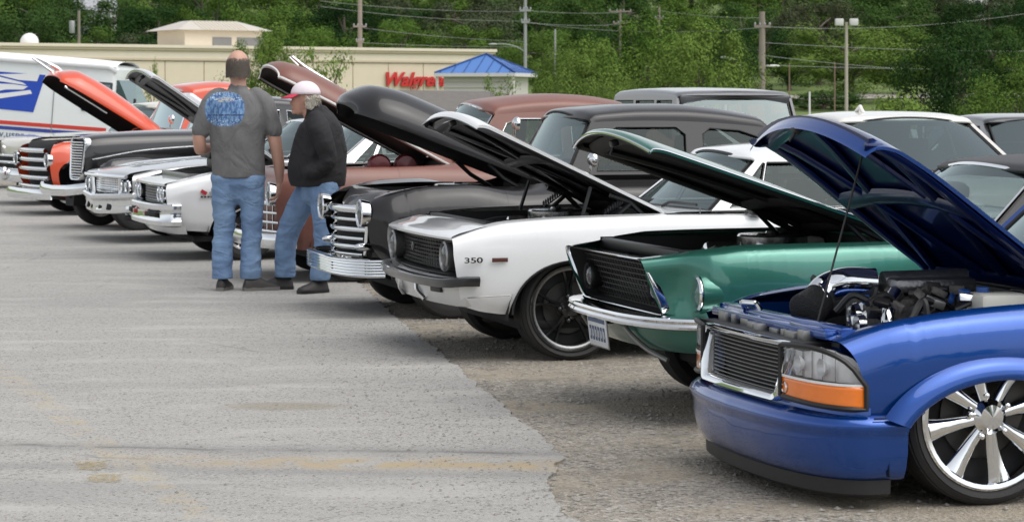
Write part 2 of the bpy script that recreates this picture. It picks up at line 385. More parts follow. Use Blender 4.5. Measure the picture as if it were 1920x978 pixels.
def wheel(root, u, v, rt, rr, wid, style, face, spoke=None, wall=0., steer=0.):
    """wheel whose outer face looks along v*sign; tyre radius rt, rim radius rr"""
    sg = 1 if v > 0 else -1
    t = bpy.data.objects.new('wheel', None); COL.objects.link(t); t.parent = root; t.location = (u, -v, rt); t.rotation_euler = (0, 0, steer)
    h = wid/2; mb = MB()
    prof = [(rr, -h*.86), (rr+.012, -h*.95), (rr+(rt-rr)*.55, -h*1.04), (rt-.022, -h*.97), (rt-.006, -h*.84)]
    for i in range(7):
        a = -h*.78+h*1.56*i/7
        prof += [(rt, a), (rt, a+h*.16), (rt-.007, a+h*.165), (rt-.007, a+h*.215)]
    prof += [(rt-.006, h*.84), (rt-.022, h*.97), (rt-.03, h*.975), (rr+(rt-rr)*.55, h*1.04), (rr+.014, h*.95), (rr, h*.86)]
    mb.lathe([(r, a*sg) for r, a in prof], n=48); mb.build('tyre', RUBBER, t, sharp=30)
    if wall:
        mb = MB(); mb.lathe([(rr+(rt-rr)*.22, sg*h*1.0), (rr+(rt-rr)*.25, sg*h*1.046), (rr+(rt-rr)*(.25+wall), sg*h*1.05), (rr+(rt-rr)*(.3+wall), sg*h*1.02)], n=48)
        mb.build('whitewall', mat('whitewall', (.72, .70, .66), .6), t)
    mb = MB(); f = h*.92*sg
    mb.lathe([(rr+.006, f), (rr+.010, f+.006*sg), (rr+.002, f+.011*sg), (rr-.014, f+.006*sg), (rr-.022, f-.02*sg), (rr-.032, f-.05*sg), (rr-.034, -f), (rr+.004, -f)], n=48, mi=0)
    if style == 'hubcap':
        mb.lathe([(rr-.02, f-.015*sg), (rr-.05, f+.004*sg), (rr*.6, f-.006*sg), (rr*.52, f+.012*sg), (rr*.3, f+.03*sg), (.001, f+.038*sg)], n=40)
        for i in range(24):
            a = 2*pi*i/24; mb.box((cos(a)*rr*.72, f+.002*sg, sin(a)*rr*.72), (rr*.16, .008, .008), rot=(0, -a, 0))
        mb.build('rim', face, t)
    else:
        n = 5 if style == 'five' else 8
        mb.lathe([(rr-.03, f-.09*sg), (.02, f-.09*sg)], n=32, mi=1)
        for i in range(n):
            a = 2*pi*i/n+spoke
            ca, sa = cos(a), sin(a)
            def q(r, tt, d): return (ca*r-sa*tt, d, sa*r+ca*tt)
            if style == 'eight':
                R = []
                for r, hw, dep, tk in ((rr*.20, .020, -.004, .03), (rr*.45, .027, -.012, .03), (rr*.75, .036, -.010, .03), (rr*.93, .047, -.004, .03)):
                    R.append([q(r, -hw, f+(dep-.012)*sg), q(r, -hw*.72, f+dep*sg), q(r, -hw*.3, f+(dep+.006)*sg), q(r, 0, f+(dep+.0075)*sg), q(r, hw*.3, f+(dep+.006)*sg), q(r, hw*.72, f+dep*sg), q(r, hw, f+(dep-.012)*sg), q(r, hw*.8, f+(dep-tk)*sg), q(r, -hw*.8, f+(dep-tk)*sg)])
                mb.grid(R, 0, cv=True)
            else:
                for k in (-1, 1):
                    R = []
                    for r, off, hw, dep in ((rr*.16, .006, .016, -.02), (rr*.5, .010, .011, -.03), (rr*.80, .030, .011, -.022), (rr*.95, .046, .013, -.010)):
                        o = off*k
                        R.append([q(r, o-hw, f+(dep-.02)*sg), q(r, o-hw*.6, f+dep*sg), q(r, o+hw*.6, f+dep*sg), q(r, o+hw, f+(dep-.02)*sg)])
                    mb.grid(R, 0, cv=True)
        mb.lathe([(rr*.24, f-.03*sg), (rr*.25, f+.0*sg), (rr*.2, f+.012*sg), (rr*.17, f+.022*sg), (.001, f+.027*sg)], n=28)
        for i in range(5):
            a = 2*pi*i/5+spoke+.3; mb.lathe([(.011, -.01*sg), (.011, .010*sg), (.001, .014*sg)], (cos(a)*rr*.30, f, sin(a)*rr*.30), n=8)
        mb.build('rim', [face, DARK], t)
        mb = MB(); mb.lathe([(rr*.62, f-.075*sg), (rr*.62, f-.085*sg), (rr*.3, f-.085*sg), (rr*.3, f-.06*sg), (.02, f-.06*sg)], n=40)
        mb.box((rr*.5, f-.07*sg, rr*.18), (.10, .05, .2), rot=(0, .4, 0), bev=.01); mb.build('brake_disc', mat('brake_iron', (.07, .068, .065), .5, .6), t)
    return t
def wheel_well(root, arch, vo, depth=.34, lo=.25):
    uc, wc, a, b = arch
    for sg in (1, -1):
        mb = MB(); A, B = a+.02, b+.03
        P = [[(uc-A*cos(pi*i/16), sg*(vo-d), wc+B*sin(pi*i/16)) for d in (.0, depth)] for i in range(17)]
        P = [[(P[0][0][0], P[0][0][1], lo), (P[0][1][0], P[0][1][1], lo)]]+P+[[(P[-1][0][0], P[-1][0][1], lo), (P[-1][1][0], P[-1][1][1], lo)]]
        mb.grid(P); mb.add([p[1] for p in P], [list(range(len(P)))]); mb.build('wheel_well', DARK, root)
def hood(root, hu, hw, ang, prof, pt, under=BLACK, th=.014, n=21, frame=True, ribs=1, edge_trim=None, label=None):
    """prof: list of (a forward from hinge, half width, crown, sag, p): surface h = crown*(1-|t|^p)-sag at each a; built closed then raised by ang"""
    ca, sa = cos(ang), sin(ang)
    def T(a, v, h): return (hu-a*ca+h*sa, v, hw+a*sa+h*ca)
    rows = []
    sa_ = [0.]
    for a, b in zip(prof, prof[1:]): sa_.append(sa_[-1]+max(1e-3, sqrt((b[0]-a[0])**2+(b[2]-a[2]-b[3]+a[3])**2+(b[1]-a[1])**2)))
    fs = [pchip(sa_, [p[k] for p in prof]) for k in range(len(prof[0]))]
    xs = []
    for i in range(len(prof)-1): xs += [sa_[i]+(sa_[i+1]-sa_[i])*j/5 for j in range(5)]
    xs.append(sa_[-1])
    def H(x, t):
        a, hwid, cr, sag, p, bow = [f(x) for f in fs]
        tt = sin(t*pi/2) if p > 2.2 else t
        return (a+bow*(1-tt*tt), hwid*tt, cr*(max(0, 1-abs(tt)**p))**(1/min(p, 2.0) if p > 2.2 else 1)-sag)
    ts = [-1+2*j/(n-1) for j in range(n)]
    O = [[H(x, t) for t in ts] for x in xs]
    N = len(xs); m = n
    I = []
    for i in range(N):
        r = []
        for j in range(m):
            a, v, h = O[i][j]; r.append((a-(.004 if i == N-1 else 0), v*(1-.006), h-th))
        I.append(r)
    h_o = MB()
    h_o.grid([[T(*p) for p in r] for r in O], 0); h_o.grid([[T(*p) for p in r] for r in I], 1)
    loopo = [T(*O[0][j]) for j in range(m)]+[T(*O[i][m-1]) for i in range(1, N)]+[T(*O[N-1][j]) for j in range(m-2, -1, -1)]+[T(*O[i][0]) for i in range(N-2, 0, -1)]
    loopi = [T(*I[0][j]) for j in range(m)]+[T(*I[i][m-1]) for i in range(1, N)]+[T(*I[N-1][j]) for j in range(m-2, -1, -1)]+[T(*I[i][0]) for i in range(N-2, 0, -1)]
    h_o.grid([[p, q] for p, q in zip(loopo, loopi)], 0, cu=True)
    ob = h_o.build('hood', [pt, under], root, sharp=50, label=label)
    if frame:
        f = MB()
        def strip(path, w, d):
            pts = [Vector(T(a, v, h)) for a, v, h in path]; f.tube(pts, w, 8, flat=d/w, up=(sa, 0, ca))
        def S(x, t, dh): a, v, h = H(x, t); return (a, v, h-dh)
        X = [sa_[-1]*k/10 for k in range(11)]
        for t in (-.9, .9): strip([S(x, t, th+.012) for x in X[:-1]]+[S(sa_[-1]*.96, t, th+.012)], .045, .018)
        for xx in (.03, .5 if ribs > 1 else .28, .90): strip([S(sa_[-1]*xx, t/8, th+.014) for t in range(-7, 8)], .055, .02)
        if ribs:
            for sg in (-1, 1): strip([S(sa_[-1]*(.06+.82*k/8), sg*(.15+.65*k/8), th+.014) for k in range(9)], .038, .018)
        if ribs > 1:
            for sg in (-1, 1): strip([S(sa_[-1]*(.06+.82*k/8), sg*(.80-.68*k/8), th+.014) for k in range(9)], .032, .016)
        f.build('hood_frame', under, ob)
        la = MB(); la.box(T(*S(sa_[-1]*.93, 0, th+.05)), (.04, .05, .035), rot=(0, -ang, 0), bev=.008); la.tube([T(*S(sa_[-1]*.93, 0, th+.05)), T(*S(sa_[-1]*.93, 0, th+.11))], .007); la.build('hood_latch', BLACK, ob)
    if edge_trim:
        for t in (-1, 1):
            MB().tube([T(*H(x, t*.999)) for x in xs], edge_trim[1], 6).build('edge_trim', edge_trim[0], ob)
        if len(edge_trim) > 2:
            MB().tube([T(*O[-1][j]) for j in range(m)], edge_trim[2], 6).build('edge_trim', edge_trim[0], ob)
    return ob, T, lambda x, t: H(sa_[-1]*x, t)
def engine_bay(root, u0, u1, vw, wtop, wbot, col=BLACK, engine=True, seed=1, ec=None):
    mb = MB()
    for sg in (1, -1): mb.grid([[(u, sg*vw, w) for w in (wbot, wtop-.03)] for u in (u0, u1)])
    mb.grid([[(u0, v, w) for w in (wbot, wtop-.10)] for v in (-vw, vw)]); mb.grid([[(u1, v, w) for w in (wbot, wtop)] for v in (-vw, vw)])
    mb.grid([[(u, v, wbot) for v in (-vw, vw)] for u in (u0, u1)]); mb.build('engine_bay', col, root)
    sup = MB(); sup.box((u0+.03, 0, wtop-.06), (.06, vw*2-.03, .05), bev=.008); sup.build('radiator_support', col, root)
    ra = MB(); ra.box((u0+.09, 0, (wtop+wbot)/2-.02), (.05, vw*1.15, wtop-wbot-.12), bev=.006)
    ra.lathe([(.03, 0), (.03, .012), (.034, .014), (.001, .02)], (u0+.09, .12, wtop-.07), 'z', 14); ra.build('radiator', BLACK, root)
    if not engine: return
    r = random.Random(seed); t = bpy.data.objects.new('engine', None); COL.objects.link(t); t.parent = root
    c = (u0+u1)/2; L = (u1-u0)*.5; ec = ec or POLISHED
    mb = MB(); mb.box((c+.05, 0, wtop-.25), (L, .42, .26), bev=.03); mb.box((c-.2, 0, wtop-.2), (.1, .3, .2), bev=.02)
    for i in range(16): mb.box((c+r.uniform(-L*.6, L*.6), r.uniform(-.4, .4), wtop-r.uniform(.12, .24)), (r.uniform(.03, .12), r.uniform(.03, .12), r.uniform(.03, .1)), rot=(r.random(), r.random(), r.random()), bev=.006)
    mb.build('engine_block', IRON, t)
    for sg in (1, -1):
        mb = MB(); mb.box((c+.05, sg*.2, wtop-.10), (L*.85, .13, .09), rot=(sg*-.5, 0, 0), bev=.025); mb.build('valve_cover', ec, t)
    mb = MB(); mb.lathe([(.001, .075), (.03, .075), (.035, .065), (.17, .06), (.178, .05), (.178, .0), (.165, -.01), (.001, -.01)], (c+.08, 0, wtop-.055), 'z', 32); mb.build('air_cleaner', ec, t)
    for k in range(6):
        mb = MB(); a = (c+r.uniform(-.3, .3), r.uniform(-.45, .45), wtop-r.uniform(.06, .12)); b = (u0+.12 if k < 2 else u1-.03, r.uniform(-.5, .5), wtop-r.uniform(.08, .2))
        mb.tube(curve([a, ((a[0]+b[0])/2, (a[1]+b[1])/2+r.uniform(-.1, .1), max(a[2], b[2])+.0), b], 8), r.choice([.009, .014, .02]), 8); mb.build('hose', BLACK, t)
    mb = MB(); mb.box((u0+.25, vw-.17, wtop-.12), (.2, .15, .15), bev=.008); mb.build('battery', BLACK, t)
    mb = MB(); mb.box((u1-.2, -vw+.2, wtop-.1), (.18, .12, .13), bev=.03); mb.build('reservoir', mat('milky_plastic', (.55, .55, .5), .5), t)
def round_lamp(root, c, r, bezel=CHROME, name='headlight', depth=.05, rot=0.):
    t = bpy.data.objects.new(name, None); COL.objects.link(t); t.parent = root; t.location = (c[0], -c[1], c[2]); t.rotation_euler = (0, 0, rot)
    MB().lathe([(r*.98, depth), (r*1.10, .004), (r*1.13, -.012), (r*1.04, -.022), (r*.97, -.012), (r*.95, .005)], axis='x', n=36).build('bezel', bezel, t)
    MB().lathe([(r*.96, .004), (r*.75, .035), (r*.4, .055), (.001, .06)], axis='x', n=32).build('reflector', POLISHED, t)
    mb = MB(); mb.lathe([(r*.97, .0), (r*.8, -.014), (r*.45, -.024), (.001, -.028)], axis='x', n=32); mb.build('lens', LENS, t)
    MB().ell((.02, 0, 0), (.02, .014, .014)).build('bulb', POLISHED, t)
    return t
def cabin(root, pt, A0, A1, C1, C0, rail=.02, crown=.07, belt=None, wins=(), bulge=.12, backbase=None, round_=.06, trim=CHROME, seat=VINYL, ws_in=.05, dash=VINYL, vround=.09, wheelside=1, sideg=None, wsg=None):
    """A0,A1: windscreen pillar base/top (u,v,w); C1,C0: rear top/base; wins: outlines (u,w) of side windows"""
    def vt(w): 
        t = (w-A0[2])/(A1[2]-A0[2]); return A0[1]+(A1[1]-A0[1])*t
    # roof shell
    R = []
    us = [0, .04, .12, .3, .5, .7, .88, .96, 1]
    for t in us:
        u = A1[0]+(C1[0]-A1[0])*t; w = A1[2]+(C1[2]-A1[2])*t+rail*4*t*(1-t); k = sin(pi*min(1, max(0, .08+t*.84)))**.35
        if t in (0, 1): k = .25
        v = A1[1]+(C1[1]-A1[1])*t
        bow = (-.08 if t < .3 else .04)*(1-t if t < .3 else t)
        R.append([(u, v, w-.012), (u+bow*.1, v-round_*.15, w+crown*.42*k), (u+bow*.4, v-round_*1.0, w+crown*.74*k), (u+bow*.8, v*.5, w+crown*.96*k), (u+bow, 0, w+crown*k)])
    full = [r+[(p[0], -p[1], p[2]) for p in r[-2::-1]] for r in R]
    MB().grid(surf(full, 4, 4)).solid(.02).build('roof', pt, root, sharp=60)
    # side panels with window openings
    bl = belt or [(A0[0], A0[2]), (C0[0], C0[2])]
    top = [(A1[0]+(C1[0]-A1[0])*t, A1[2]+(C1[2]-A1[2])*t+rail*4*t*(1-t)) for t in [i/10 for i in range(11)]]
    outer = bl+top[::-1]
    for sg in (1, -1):
        mb = MB(); mb.holed(outer, wins, lambda a, b: (a, sg*vt(b), b)); mb.solid(.03); mb.build('side_panel', pt, root, flat=True)
        for wn in wins:
            g = MB(); g.holed(wn, [], lambda a, b: (a, sg*(vt(b)-.006), b)); wo = g.build('side_window', sideg or SIDEGL, root, flat=True)
            f = MB(); f.tube([(a, sg*(vt(b)+.012), b) for a, b in wn], .007, 6, closed=True); f.build('window_trim', trim, wo)
    # dark lining inside
    ln = MB(); ln.grid([[(p[0], p[1]*.965, p[2]-.03) for p in r] for r in surf(full, 4, 4)]); ln.build('headliner', VINYL, root)
    for sg in (1, -1):
        ln = MB(); ln.holed(outer, wins, lambda a, b: (a, sg*(vt(b)-.024), b)); ln.grid([[(bl[0][0], sg*(A0[1]-.05), w) for w in (A0[2]-.5, A0[2]-.005)], [(bl[-1][0], sg*(A0[1]-.05), w) for w in (A0[2]-.5, A0[2]-.005)]]); ln.build('door_lining', VINYL, root, flat=True)
    # windscreen and rear window
    def screen(B, T, bl, nm, inn):
        P = []
        for i in range(9):
            t = i/8; row = []
            for j in range(17):
                q = -1+2*j/16; v0 = B[1]-inn+(T[1]-B[1])*t
                row.append((B[0]+(T[0]-B[0])*t+bl*(1-q*q)*(1-.3*t), v0*q, B[2]+(T[2]-B[2])*t+.012*(1-q*q)+(.55*crown*t*(1-q*q))))
            P.append(row)
        o = MB().grid(P).build(nm, wsg or WINDOW, root)
        lp = [P[0][j] for j in range(17)]+[P[i][16] for i in range(1, 9)]+[P[8][j] for j in range(15, -1, -1)]+[P[i][0] for i in range(7, 0, -1)]
        MB().tube(lp, .011, 6, closed=True).build('window_trim', trim, o); return P
    screen(A0, A1, -bulge, 'windshield', ws_in); screen(backbase or C0, C1, bulge*.8, 'rear_window', ws_in+.05)
    # interior
    mb = MB(); W2 = A0[1]*1.86; mb.box((A0[0]+.16, 0, A0[2]-.06), (.34, W2, .12), bev=.03); mb.box(((A0[0]+C0[0])/2, 0, A0[2]-.5), (C0[0]-A0[0], W2, .04)); mb.build('dashboard', dash, root)
    mid = (A0[0]+C0[0])/2
    for (u, vs, nm) in ((mid-.05, (.36, -.36), 'seat'), (mid+.62, (0,), 'seat')):
        for v in vs:
            mb = MB(); wd = .46 if len(vs) > 1 else W2*.85
            mb.box((u-.1, v, A0[2]-.36), (.46, wd, .16), bev=.05); mb.box((u+.17, v, A0[2]-.10), (.14, wd, .52), rot=(0, .22, 0), bev=.05)
            if len(vs) > 1: mb.box((u+.27, v, A0[2]+.2), (.08, wd*.55, .14), rot=(0, .1, 0), bev=.03)
            mb.build(nm, seat, root)
    mb = MB(); c = Vector((A0[0]+.42, .34*wheelside, A0[2]-.03)); tl = .5
    mb.tube([c+Vector((sin(tl)*.18*sin(a), .18*cos(a), cos(tl)*.18*sin(a))) for a in [2*pi*i/24 for i in range(24)]], .011, 6, closed=True)
    for a in (.2, pi-.2, 1.5*pi): mb.tube([c, c+Vector((sin(tl)*.18*sin(a), .18*cos(a), cos(tl)*.18*sin(a)))], .01, 5)
    mb.tube([c, c+Vector((-.3, 0, -.16))], .02, 6); mb.build('steering_wheel', BLACK, root)
def mirror_out(root, c, r=.07, stem=.09, m=CHROME):
    mb = MB(); mb.lathe([(r*.98, .0), (r, -.008), (r*.9, -.03), (r*.5, -.05), (.001, -.055)], c, 'x', 24); mb.lathe([(r*.97, .0), (.001, .001)], c, 'x', 24)
    mb.tube(curve([(c[0]-.03, c[1], c[2]-r*.5), (c[0]-.03, c[1]-.01, c[2]-r-.03), (c[0]-.02, c[1]-.05, c[2]-r-stem)], 5), .008, 8); mb.build('mirror', m, root)
def deck(root, G, u0, pt, name='trunk_lid', drop=.0, crown=.03):
    """close the top between both sides behind u0 and the tail"""
    top = [c[-1] for c in G if c[-1][0] >= u0-1e-6]
    P = [[(p[0], p[1]*q, p[2]+crown*(1-q*q)-.002) for q in [-1+2*j/10 for j in range(11)]] for p in top]
    MB().grid(P).build(name, pt, root)
    last = G[-1]; MB().grid([[(p[0]+.02*(1-q*q), p[1]*q, p[2]) for q in [-1+2*j/10 for j in range(11)]] for p in last]).build('tail_panel', pt, root)
def underbody(root, u0, u1, hw, w=.17):
    mb = MB(); mb.box(((u0+u1)/2, 0, w+.04), (u1-u0, hw*2, .06), bev=.02); mb.box(((u0+u1)/2+.1, 0, w-.01), ((u1-u0)*.8, .22, .1), bev=.03)
    mb.tube([(0, -hw, .26), (0, hw, .26)], .035, 8); mb.build('underbody', DARK, root)
def car_root(name, label, wheel_px, th, vout, cat='car', z=None):
    px, py = wheel_px; d = FPX*EYE/(py-HOR); X = (px-960)/FPX*d; a = radians(th)
    ox, oy = X-vout*sin(a), d+vout*cos(a)
    return thing(name, label, cat, (ox, oy, -.012 if on_asphalt(ox, oy) is False else 0.), a)
def loop_rr(hw_t, hw_b, w0, w1, rad=.03, n=5):
    """rounded trapezoid outline (v,w), counter-clockwise"""
    cs = [(-hw_b, w0), (hw_b, w0), (hw_t, w1), (-hw_t, w1)]; out = []
    for i in range(4):
        p, a, b = Vector(cs[i]), Vector(cs[i-1]), Vector(cs[(i+1) % 4]); da = (a-p).normalized()*rad; db = (b-p).normalized()*rad
        for k in range(n+1):
            t = k/n; q = (p+da)*(1-t)**2+p*2*t*(1-t)+(p+db)*t*t; out.append((q.x, q.y))
    # refine straight runs
    res = []
    for a, b in zip(out, out[1:]+out[:1]):
        d = sqrt((a[0]-b[0])**2+(a[1]-b[1])**2); m = max(1, int(d/.08))
        for i in range(m): res.append((a[0]+(b[0]-a[0])*i/m, a[1]+(b[1]-a[1])*i/m))
    return res
def ring_frame(loop, uf, layers, c):
    """layers: (scale v, scale w, du); uf(v,w) gives the face position"""
    P = []
    for kx, ky, du in layers:
        P.append([(uf(p[0], p[1])+du, c[0]+(p[0]-c[0])*kx, c[1]+(p[1]-c[1])*ky) for p in loop])
    return MB().grid(P, cv=True)
def sweep(plan, prof, n=6, mirror=True):
    """bumper: plan (u,v[,dw]) from centre to near end, prof (out, w)"""
    pl = curve([(p[0], p[1], p[2] if len(p) > 2 else 0.) for p in plan], n)
    if mirror: pl = [(p[0], -p[1], p[2]) for p in pl[:0:-1]]+pl
    P = []
    for i, p in enumerate(pl):
        a, b = pl[max(0, i-1)], pl[min(len(pl)-1, i+1)]; t = Vector((b[0]-a[0], b[1]-a[1])).normalized(); nn = Vector((-t.y, t.x))
        P.append([(p[0]+nn.x*o, p[1]+nn.y*o, w+p[2]) for o, w in prof])
    mb = MB().grid(P); mb.add(P[0], [list(range(len(prof)))]); mb.add(P[-1], [list(range(len(prof)))]); return mb
# ================================================================== blue pickup
BLUE = paint('blue_metallic_paint', (.001, .058, .30), .62, .27)
BLUE_SHADED = paint('blue_shaded_underside', (.0015, .012, .085), .5, .3, .6)  # body blue darkened: shade under the raised hood put into the colour
AMBER = mat('amber_lens', (.85, .20, .012), .18, 0, 1., trans=.2, var=.12, vscale=30)
def blue_truck():
    R = car_root('pickup_truck', 'blue lowered pickup truck, hood open, with big chrome wheels and amber corner lamps', (1857, 942), 16, .76, 'truck')
    st = [(-.56, [(-.50, .77, .36), (-.515, .775, .42), (-.53, .775, .49), (-.55, .765, .56), (-.575, .745, .605), (-.60, .70, .632), (-.62, .62, .637)]),
          (-.35, [(.785, .355), (.795, .45), (.795, .54), (.785, .62), (.755, .68), (.70, .708), (.645, .702)]),
          (0, [(.80, .34), (.81, .46), (.81, .56), (.80, .65), (.765, .718), (.70, .748), (.65, .740)]),
          (.5, [(.80, .18), (.815, .40), (.815, .55), (.805, .66), (.775, .735), (.71, .772), (.66, .766)]),
          (.75, [(.80, .14), (.82, .36), (.825, .55), (.82, .68), (.80, .76), (.76, .80), (.70, .806)]),
          (1.75, [(.80, .14), (.82, .36), (.825, .55), (.82, .68), (.80, .76), (.76, .80), (.70, .806)]),
          (3.75, [(.80, .16), (.82, .36), (.825, .55), (.82, .68), (.80, .76), (.76, .80), (.70, .80)])]
    ar = [(.03, .20, .44, .285), (2.68, .20, .44, .285)]
    G = side_grid(st, ar); MB().grid(G).mirror().build('body', BLUE, R)
    fl = MB()
    P = []
    for i in range(41):
        a = radians(28+(180-40)*i/40) if False else pi*(.135+.80*i/40)
        c_, s_ = -cos(a), sin(a); row = []
        for t, v in ((0, .806), (.12, .822), (.4, .842), (.8, .852), (1., .846), (1.0, .80)):
            A = .535-.095*t; B = .37-.085*t; row.append((.03+A*c_, v, .20+B*s_))
        P.append(row)
    for sg in (1, -1): MB().grid([[(p[0], sg*p[1], p[2]) for p in r] for r in surf(P, 1, 3)]).build('fender_flare', BLUE, R)
    for a in ar: wheel_well(R, a, .79, .32, .13)
    for u in (0, 2.68):
        wheel(R, u, .655, .338, .272, .215, 'eight', CHROME, .2); wheel(R, u, -.655, .338, .272, .215, 'eight', CHROME, .9)
    # bumper and chin
    plan = [(-.775, 0), (-.765, .25), (-.735, .48), (-.675, .66), (-.60, .755), (-.50, .80), (-.36, .806)]
    sweep(plan, [(-.10, .374), (-.04, .364), (-.012, .352), (.004, .338), (.010, .324), (.008, .306), (-.002, .292), (-.004, .275), (-.006, .22), (-.022, .16), (-.045, .122), (-.09, .108)]).build('bumper', BLUE, R, sharp=50)
    sweep(plan[:-1]+[(-.41, .806)], [(-.11, .118), (-.056, .116), (-.060, .062), (-.09, .045)]).build('chin_valance', mat('black_plastic', (.018, .018, .02), .55, var=.2), R)
    sweep([(-.70, 0), (-.70, .3), (-.675, .5), (-.62, .68), (-.545, .76), (-.50, .777)], [(-.05, .405), (-.004, .392), (.0, .384), (.001, .35), (-.05, .345)]).build('filler_panel', BLUE, R)
    # grille
    uf = lambda v, w: -.725+.10*v*v+(w-.48)*.12
    gl = bpy.data.objects.new('grille', None); COL.objects.link(gl); gl.parent = R
    L = loop_rr(.475, .415, .378, .612, .035)
    ring_frame(L, uf, [(.99, .99, .06), (1, 1, .005), (.975, .96, -.016), (.93, .87, -.014), (.885, .77, .0), (.87, .745, .05), (.86, .74, .07)], (0, .495)).build('grille_frame', CHROME, gl)
    MB().grid([[(uf(v, .48)+.075, v, w) for w in (.39, .60)] for v in [-.44+.88*i/8 for i in range(9)]]).build('grille_backing', DARK, gl)
    for i in range(12):
        w = .412+.165*i/11; hwid = .355+.05*(i/11)
        MB().tube([(uf(v, w)+.028, v, w) for v in [-hwid+2*hwid*k/12 for k in range(13)]], .0034, 6, flat=.7).build('grille_bar', GREYMET, gl)
    # lamps
    for sg in (1, -1):
        hl = bpy.data.objects.new('headlight', None); COL.objects.link(hl); hl.parent = R
        vs = [.425, .48, .54, .60, .66, .71, .745, .768, .776]
        uu = pchip(vs, [-.715, -.708, -.696, -.68, -.655, -.622, -.588, -.545, -.515])
        top = pchip(vs, [.600, .604, .606, .606, .600, .585, .562, .515, .47]); bot = lambda v: .405-.02*(v-.42)/.35
        VV = [vs[0]+(vs[-1]-vs[0])*i/24 for i in range(25)]
        def patch(w0, w1, du, nw=6): return [[(uu(v)+du, sg*v, w0(v)+(w1(v)-w0(v))*j/nw) for j in range(nw+1)] for v in VV]
        mid = lambda v: .486-.012*(v-.42)/.35
        MB().grid(patch(mid, top, 0)).build('lens', LENS, hl)
        back = patch(lambda v: mid(v)+.002, lambda v: top(v)-.002, .045, 6)
        mb = MB().grid([[(p[0]+.006*sin(i*1.6), p[1], p[2]) for j, p in enumerate(r)] for i, r in enumerate(back)])
        for (v, w) in ((.52, .535), (.65, .53)):
            mb.lathe([(.036, .0), (.030, .012), (.012, .03), (.001, .03)], (uu(v)+.012, sg*v, w), 'x', 20)
        mb.build('reflector', mat('lamp_silver', (.82, .83, .84), .35, .25, var=.08, vscale=30), hl)
        MB().grid(patch(bot, lambda v: mid(v)-.006, .002)).solid(.004).build('turn_signal', AMBER, hl)
        mb = MB().grid(patch(lambda v: mid(v)-.006, lambda v: mid(v)+.004, -.003, 1)); mb.build('divider', mat('lamp_silver', (0, 0, 0)), hl)
        MB().lathe([(.024, .0), (.020, -.004), (.016, .004), (.001, .008)], (uu(.452)-.001, sg*.452, .438), 'x', 20).build('park_lamp', CHROME, hl)
        lp = [(uu(v)-.002, sg*v, bot(v)) for v in VV]+[(uu(v)-.002, sg*v, top(v)) for v in VV[::-1]]
        MB().tube(lp, .011, 6, closed=True).build('gasket', BLACK, hl)
        P = [[(uu(v)+.05, sg*v, w) for w in (bot(v)-.0, top(v))] for v in VV]; MB().grid(P).build('lamp_housing', DARK, hl)
    # nose structure and engine bay
    engine_bay(R, -.56, .50, .64, .70, .34, BLUE, engine=False)
    mb = MB(); mb.box((-.585, 0, .645), (.05, 1.22, .035), bev=.008); mb.box((-.53, 0, .662), (.05, 1.26, .03), bev=.008); mb.box((-.53, .42, .655), (.16, .34, .02), rot=(0, .1, 0), bev=.006); mb.build('radiator_support', BLUE, R)
    rr = random.Random(5)
    for i in range(9): MB().box((-.60+rr.uniform(-.02, .02), -.45+.11*i, .622+rr.uniform(-.01, .01)), (.06, rr.uniform(.03, .09), rr.uniform(.03, .05)), bev=.004).build('radiator_bracket', GREYMET, R)
    mb = MB(); mb.box((-.62, 0, .60), (.12, 1.1, .03)); mb.build('air_deflector', BLACK, R)
    MB().tube(curve([(-.55, -.36, .665), (-.58, -.33, .70), (-.55, -.26, .70), (-.53, -.25, .67)], 5), .012, 8).build('hood_latch_loop', CHROME, R)
    en = bpy.data.objects.new('engine', None); COL.objects.link(en); en.parent = R
    mb = MB(); mb.box((.08, 0, .62), (.5, .46, .26), bev=.03); rr = random.Random(11)
    for i in range(46): mb.box((.02+rr.uniform(-.3, .3), rr.uniform(-.30, .38), .70+rr.uniform(0, .08)), (rr.uniform(.02, .08), rr.uniform(.02, .08), rr.uniform(.02, .06)), rot=(rr.random(), rr.random(), rr.random()), bev=.005)
    mb.build('engine_block', IRON, en)
    mb = MB(); mb.box((.06, .05, .79), (.36, .26, .06), bev=.02); mb.tube([(-.12, .05, .81), (.25, .05, .815)], .034, 14); mb.build('intake_plenum', mat('cast_dark', (.26, .26, .27), .32, .8, var=.4, vscale=20, bump=.2), en)
    MB().tube(curve([(-.14, .02, .795), (-.24, .0, .80), (-.33, -.03, .775), (-.38, -.02, .735)], 8), .060, 20).build('intake_pipe', CHROME, en)
    cf = MB(); d0 = Vector((-.37, 0., .735)); d1 = Vector((-.46, .05, .685)); cf.tube([d0+(d1-d0)*t for t in (0, .08, .1, .95, 1.)], [.06, .07, .066, .078, .07], 24); cf.build('cone_filter', mat('filter_black', (.02, .02, .022), .6, bump=.8, bscale=150), en)
    MB().lathe([(.070, 0), (.074, .006), (.074, .016), (.068, .022)], (-.385, .0, .727), 'x', 24).build('filter_ring', CHROME, en)
    MB().tube([(-.50, .806, .353), (-.42, .812, .353), (-.36, .812, .353)], .004, 5).build('bumper_gap', DARK, R)
    MB().tube(curve([(-.16, .26, .775), (-.2, .30, .74), (-.23, .335, .69), (-.24, .36, .62)], 6), .028, 14).build('coolant_pipe', CHROME, en)
    for i in range(30):
        m_ = rr.choice([GREYMET, POLISHED, BLACK, IRON, mat('cap_blue', (.02, .08, .3), .4)])
        MB().box((-.02+rr.uniform(-.32, .36), rr.uniform(-.38, .5), .72+rr.uniform(0, .07)), (rr.uniform(.02, .07), rr.uniform(.02, .06), rr.uniform(.015, .05)), rot=(rr.random()*.5, rr.random()*.5, rr.random()*3), bev=.005).build('engine_fitting', m_, en)
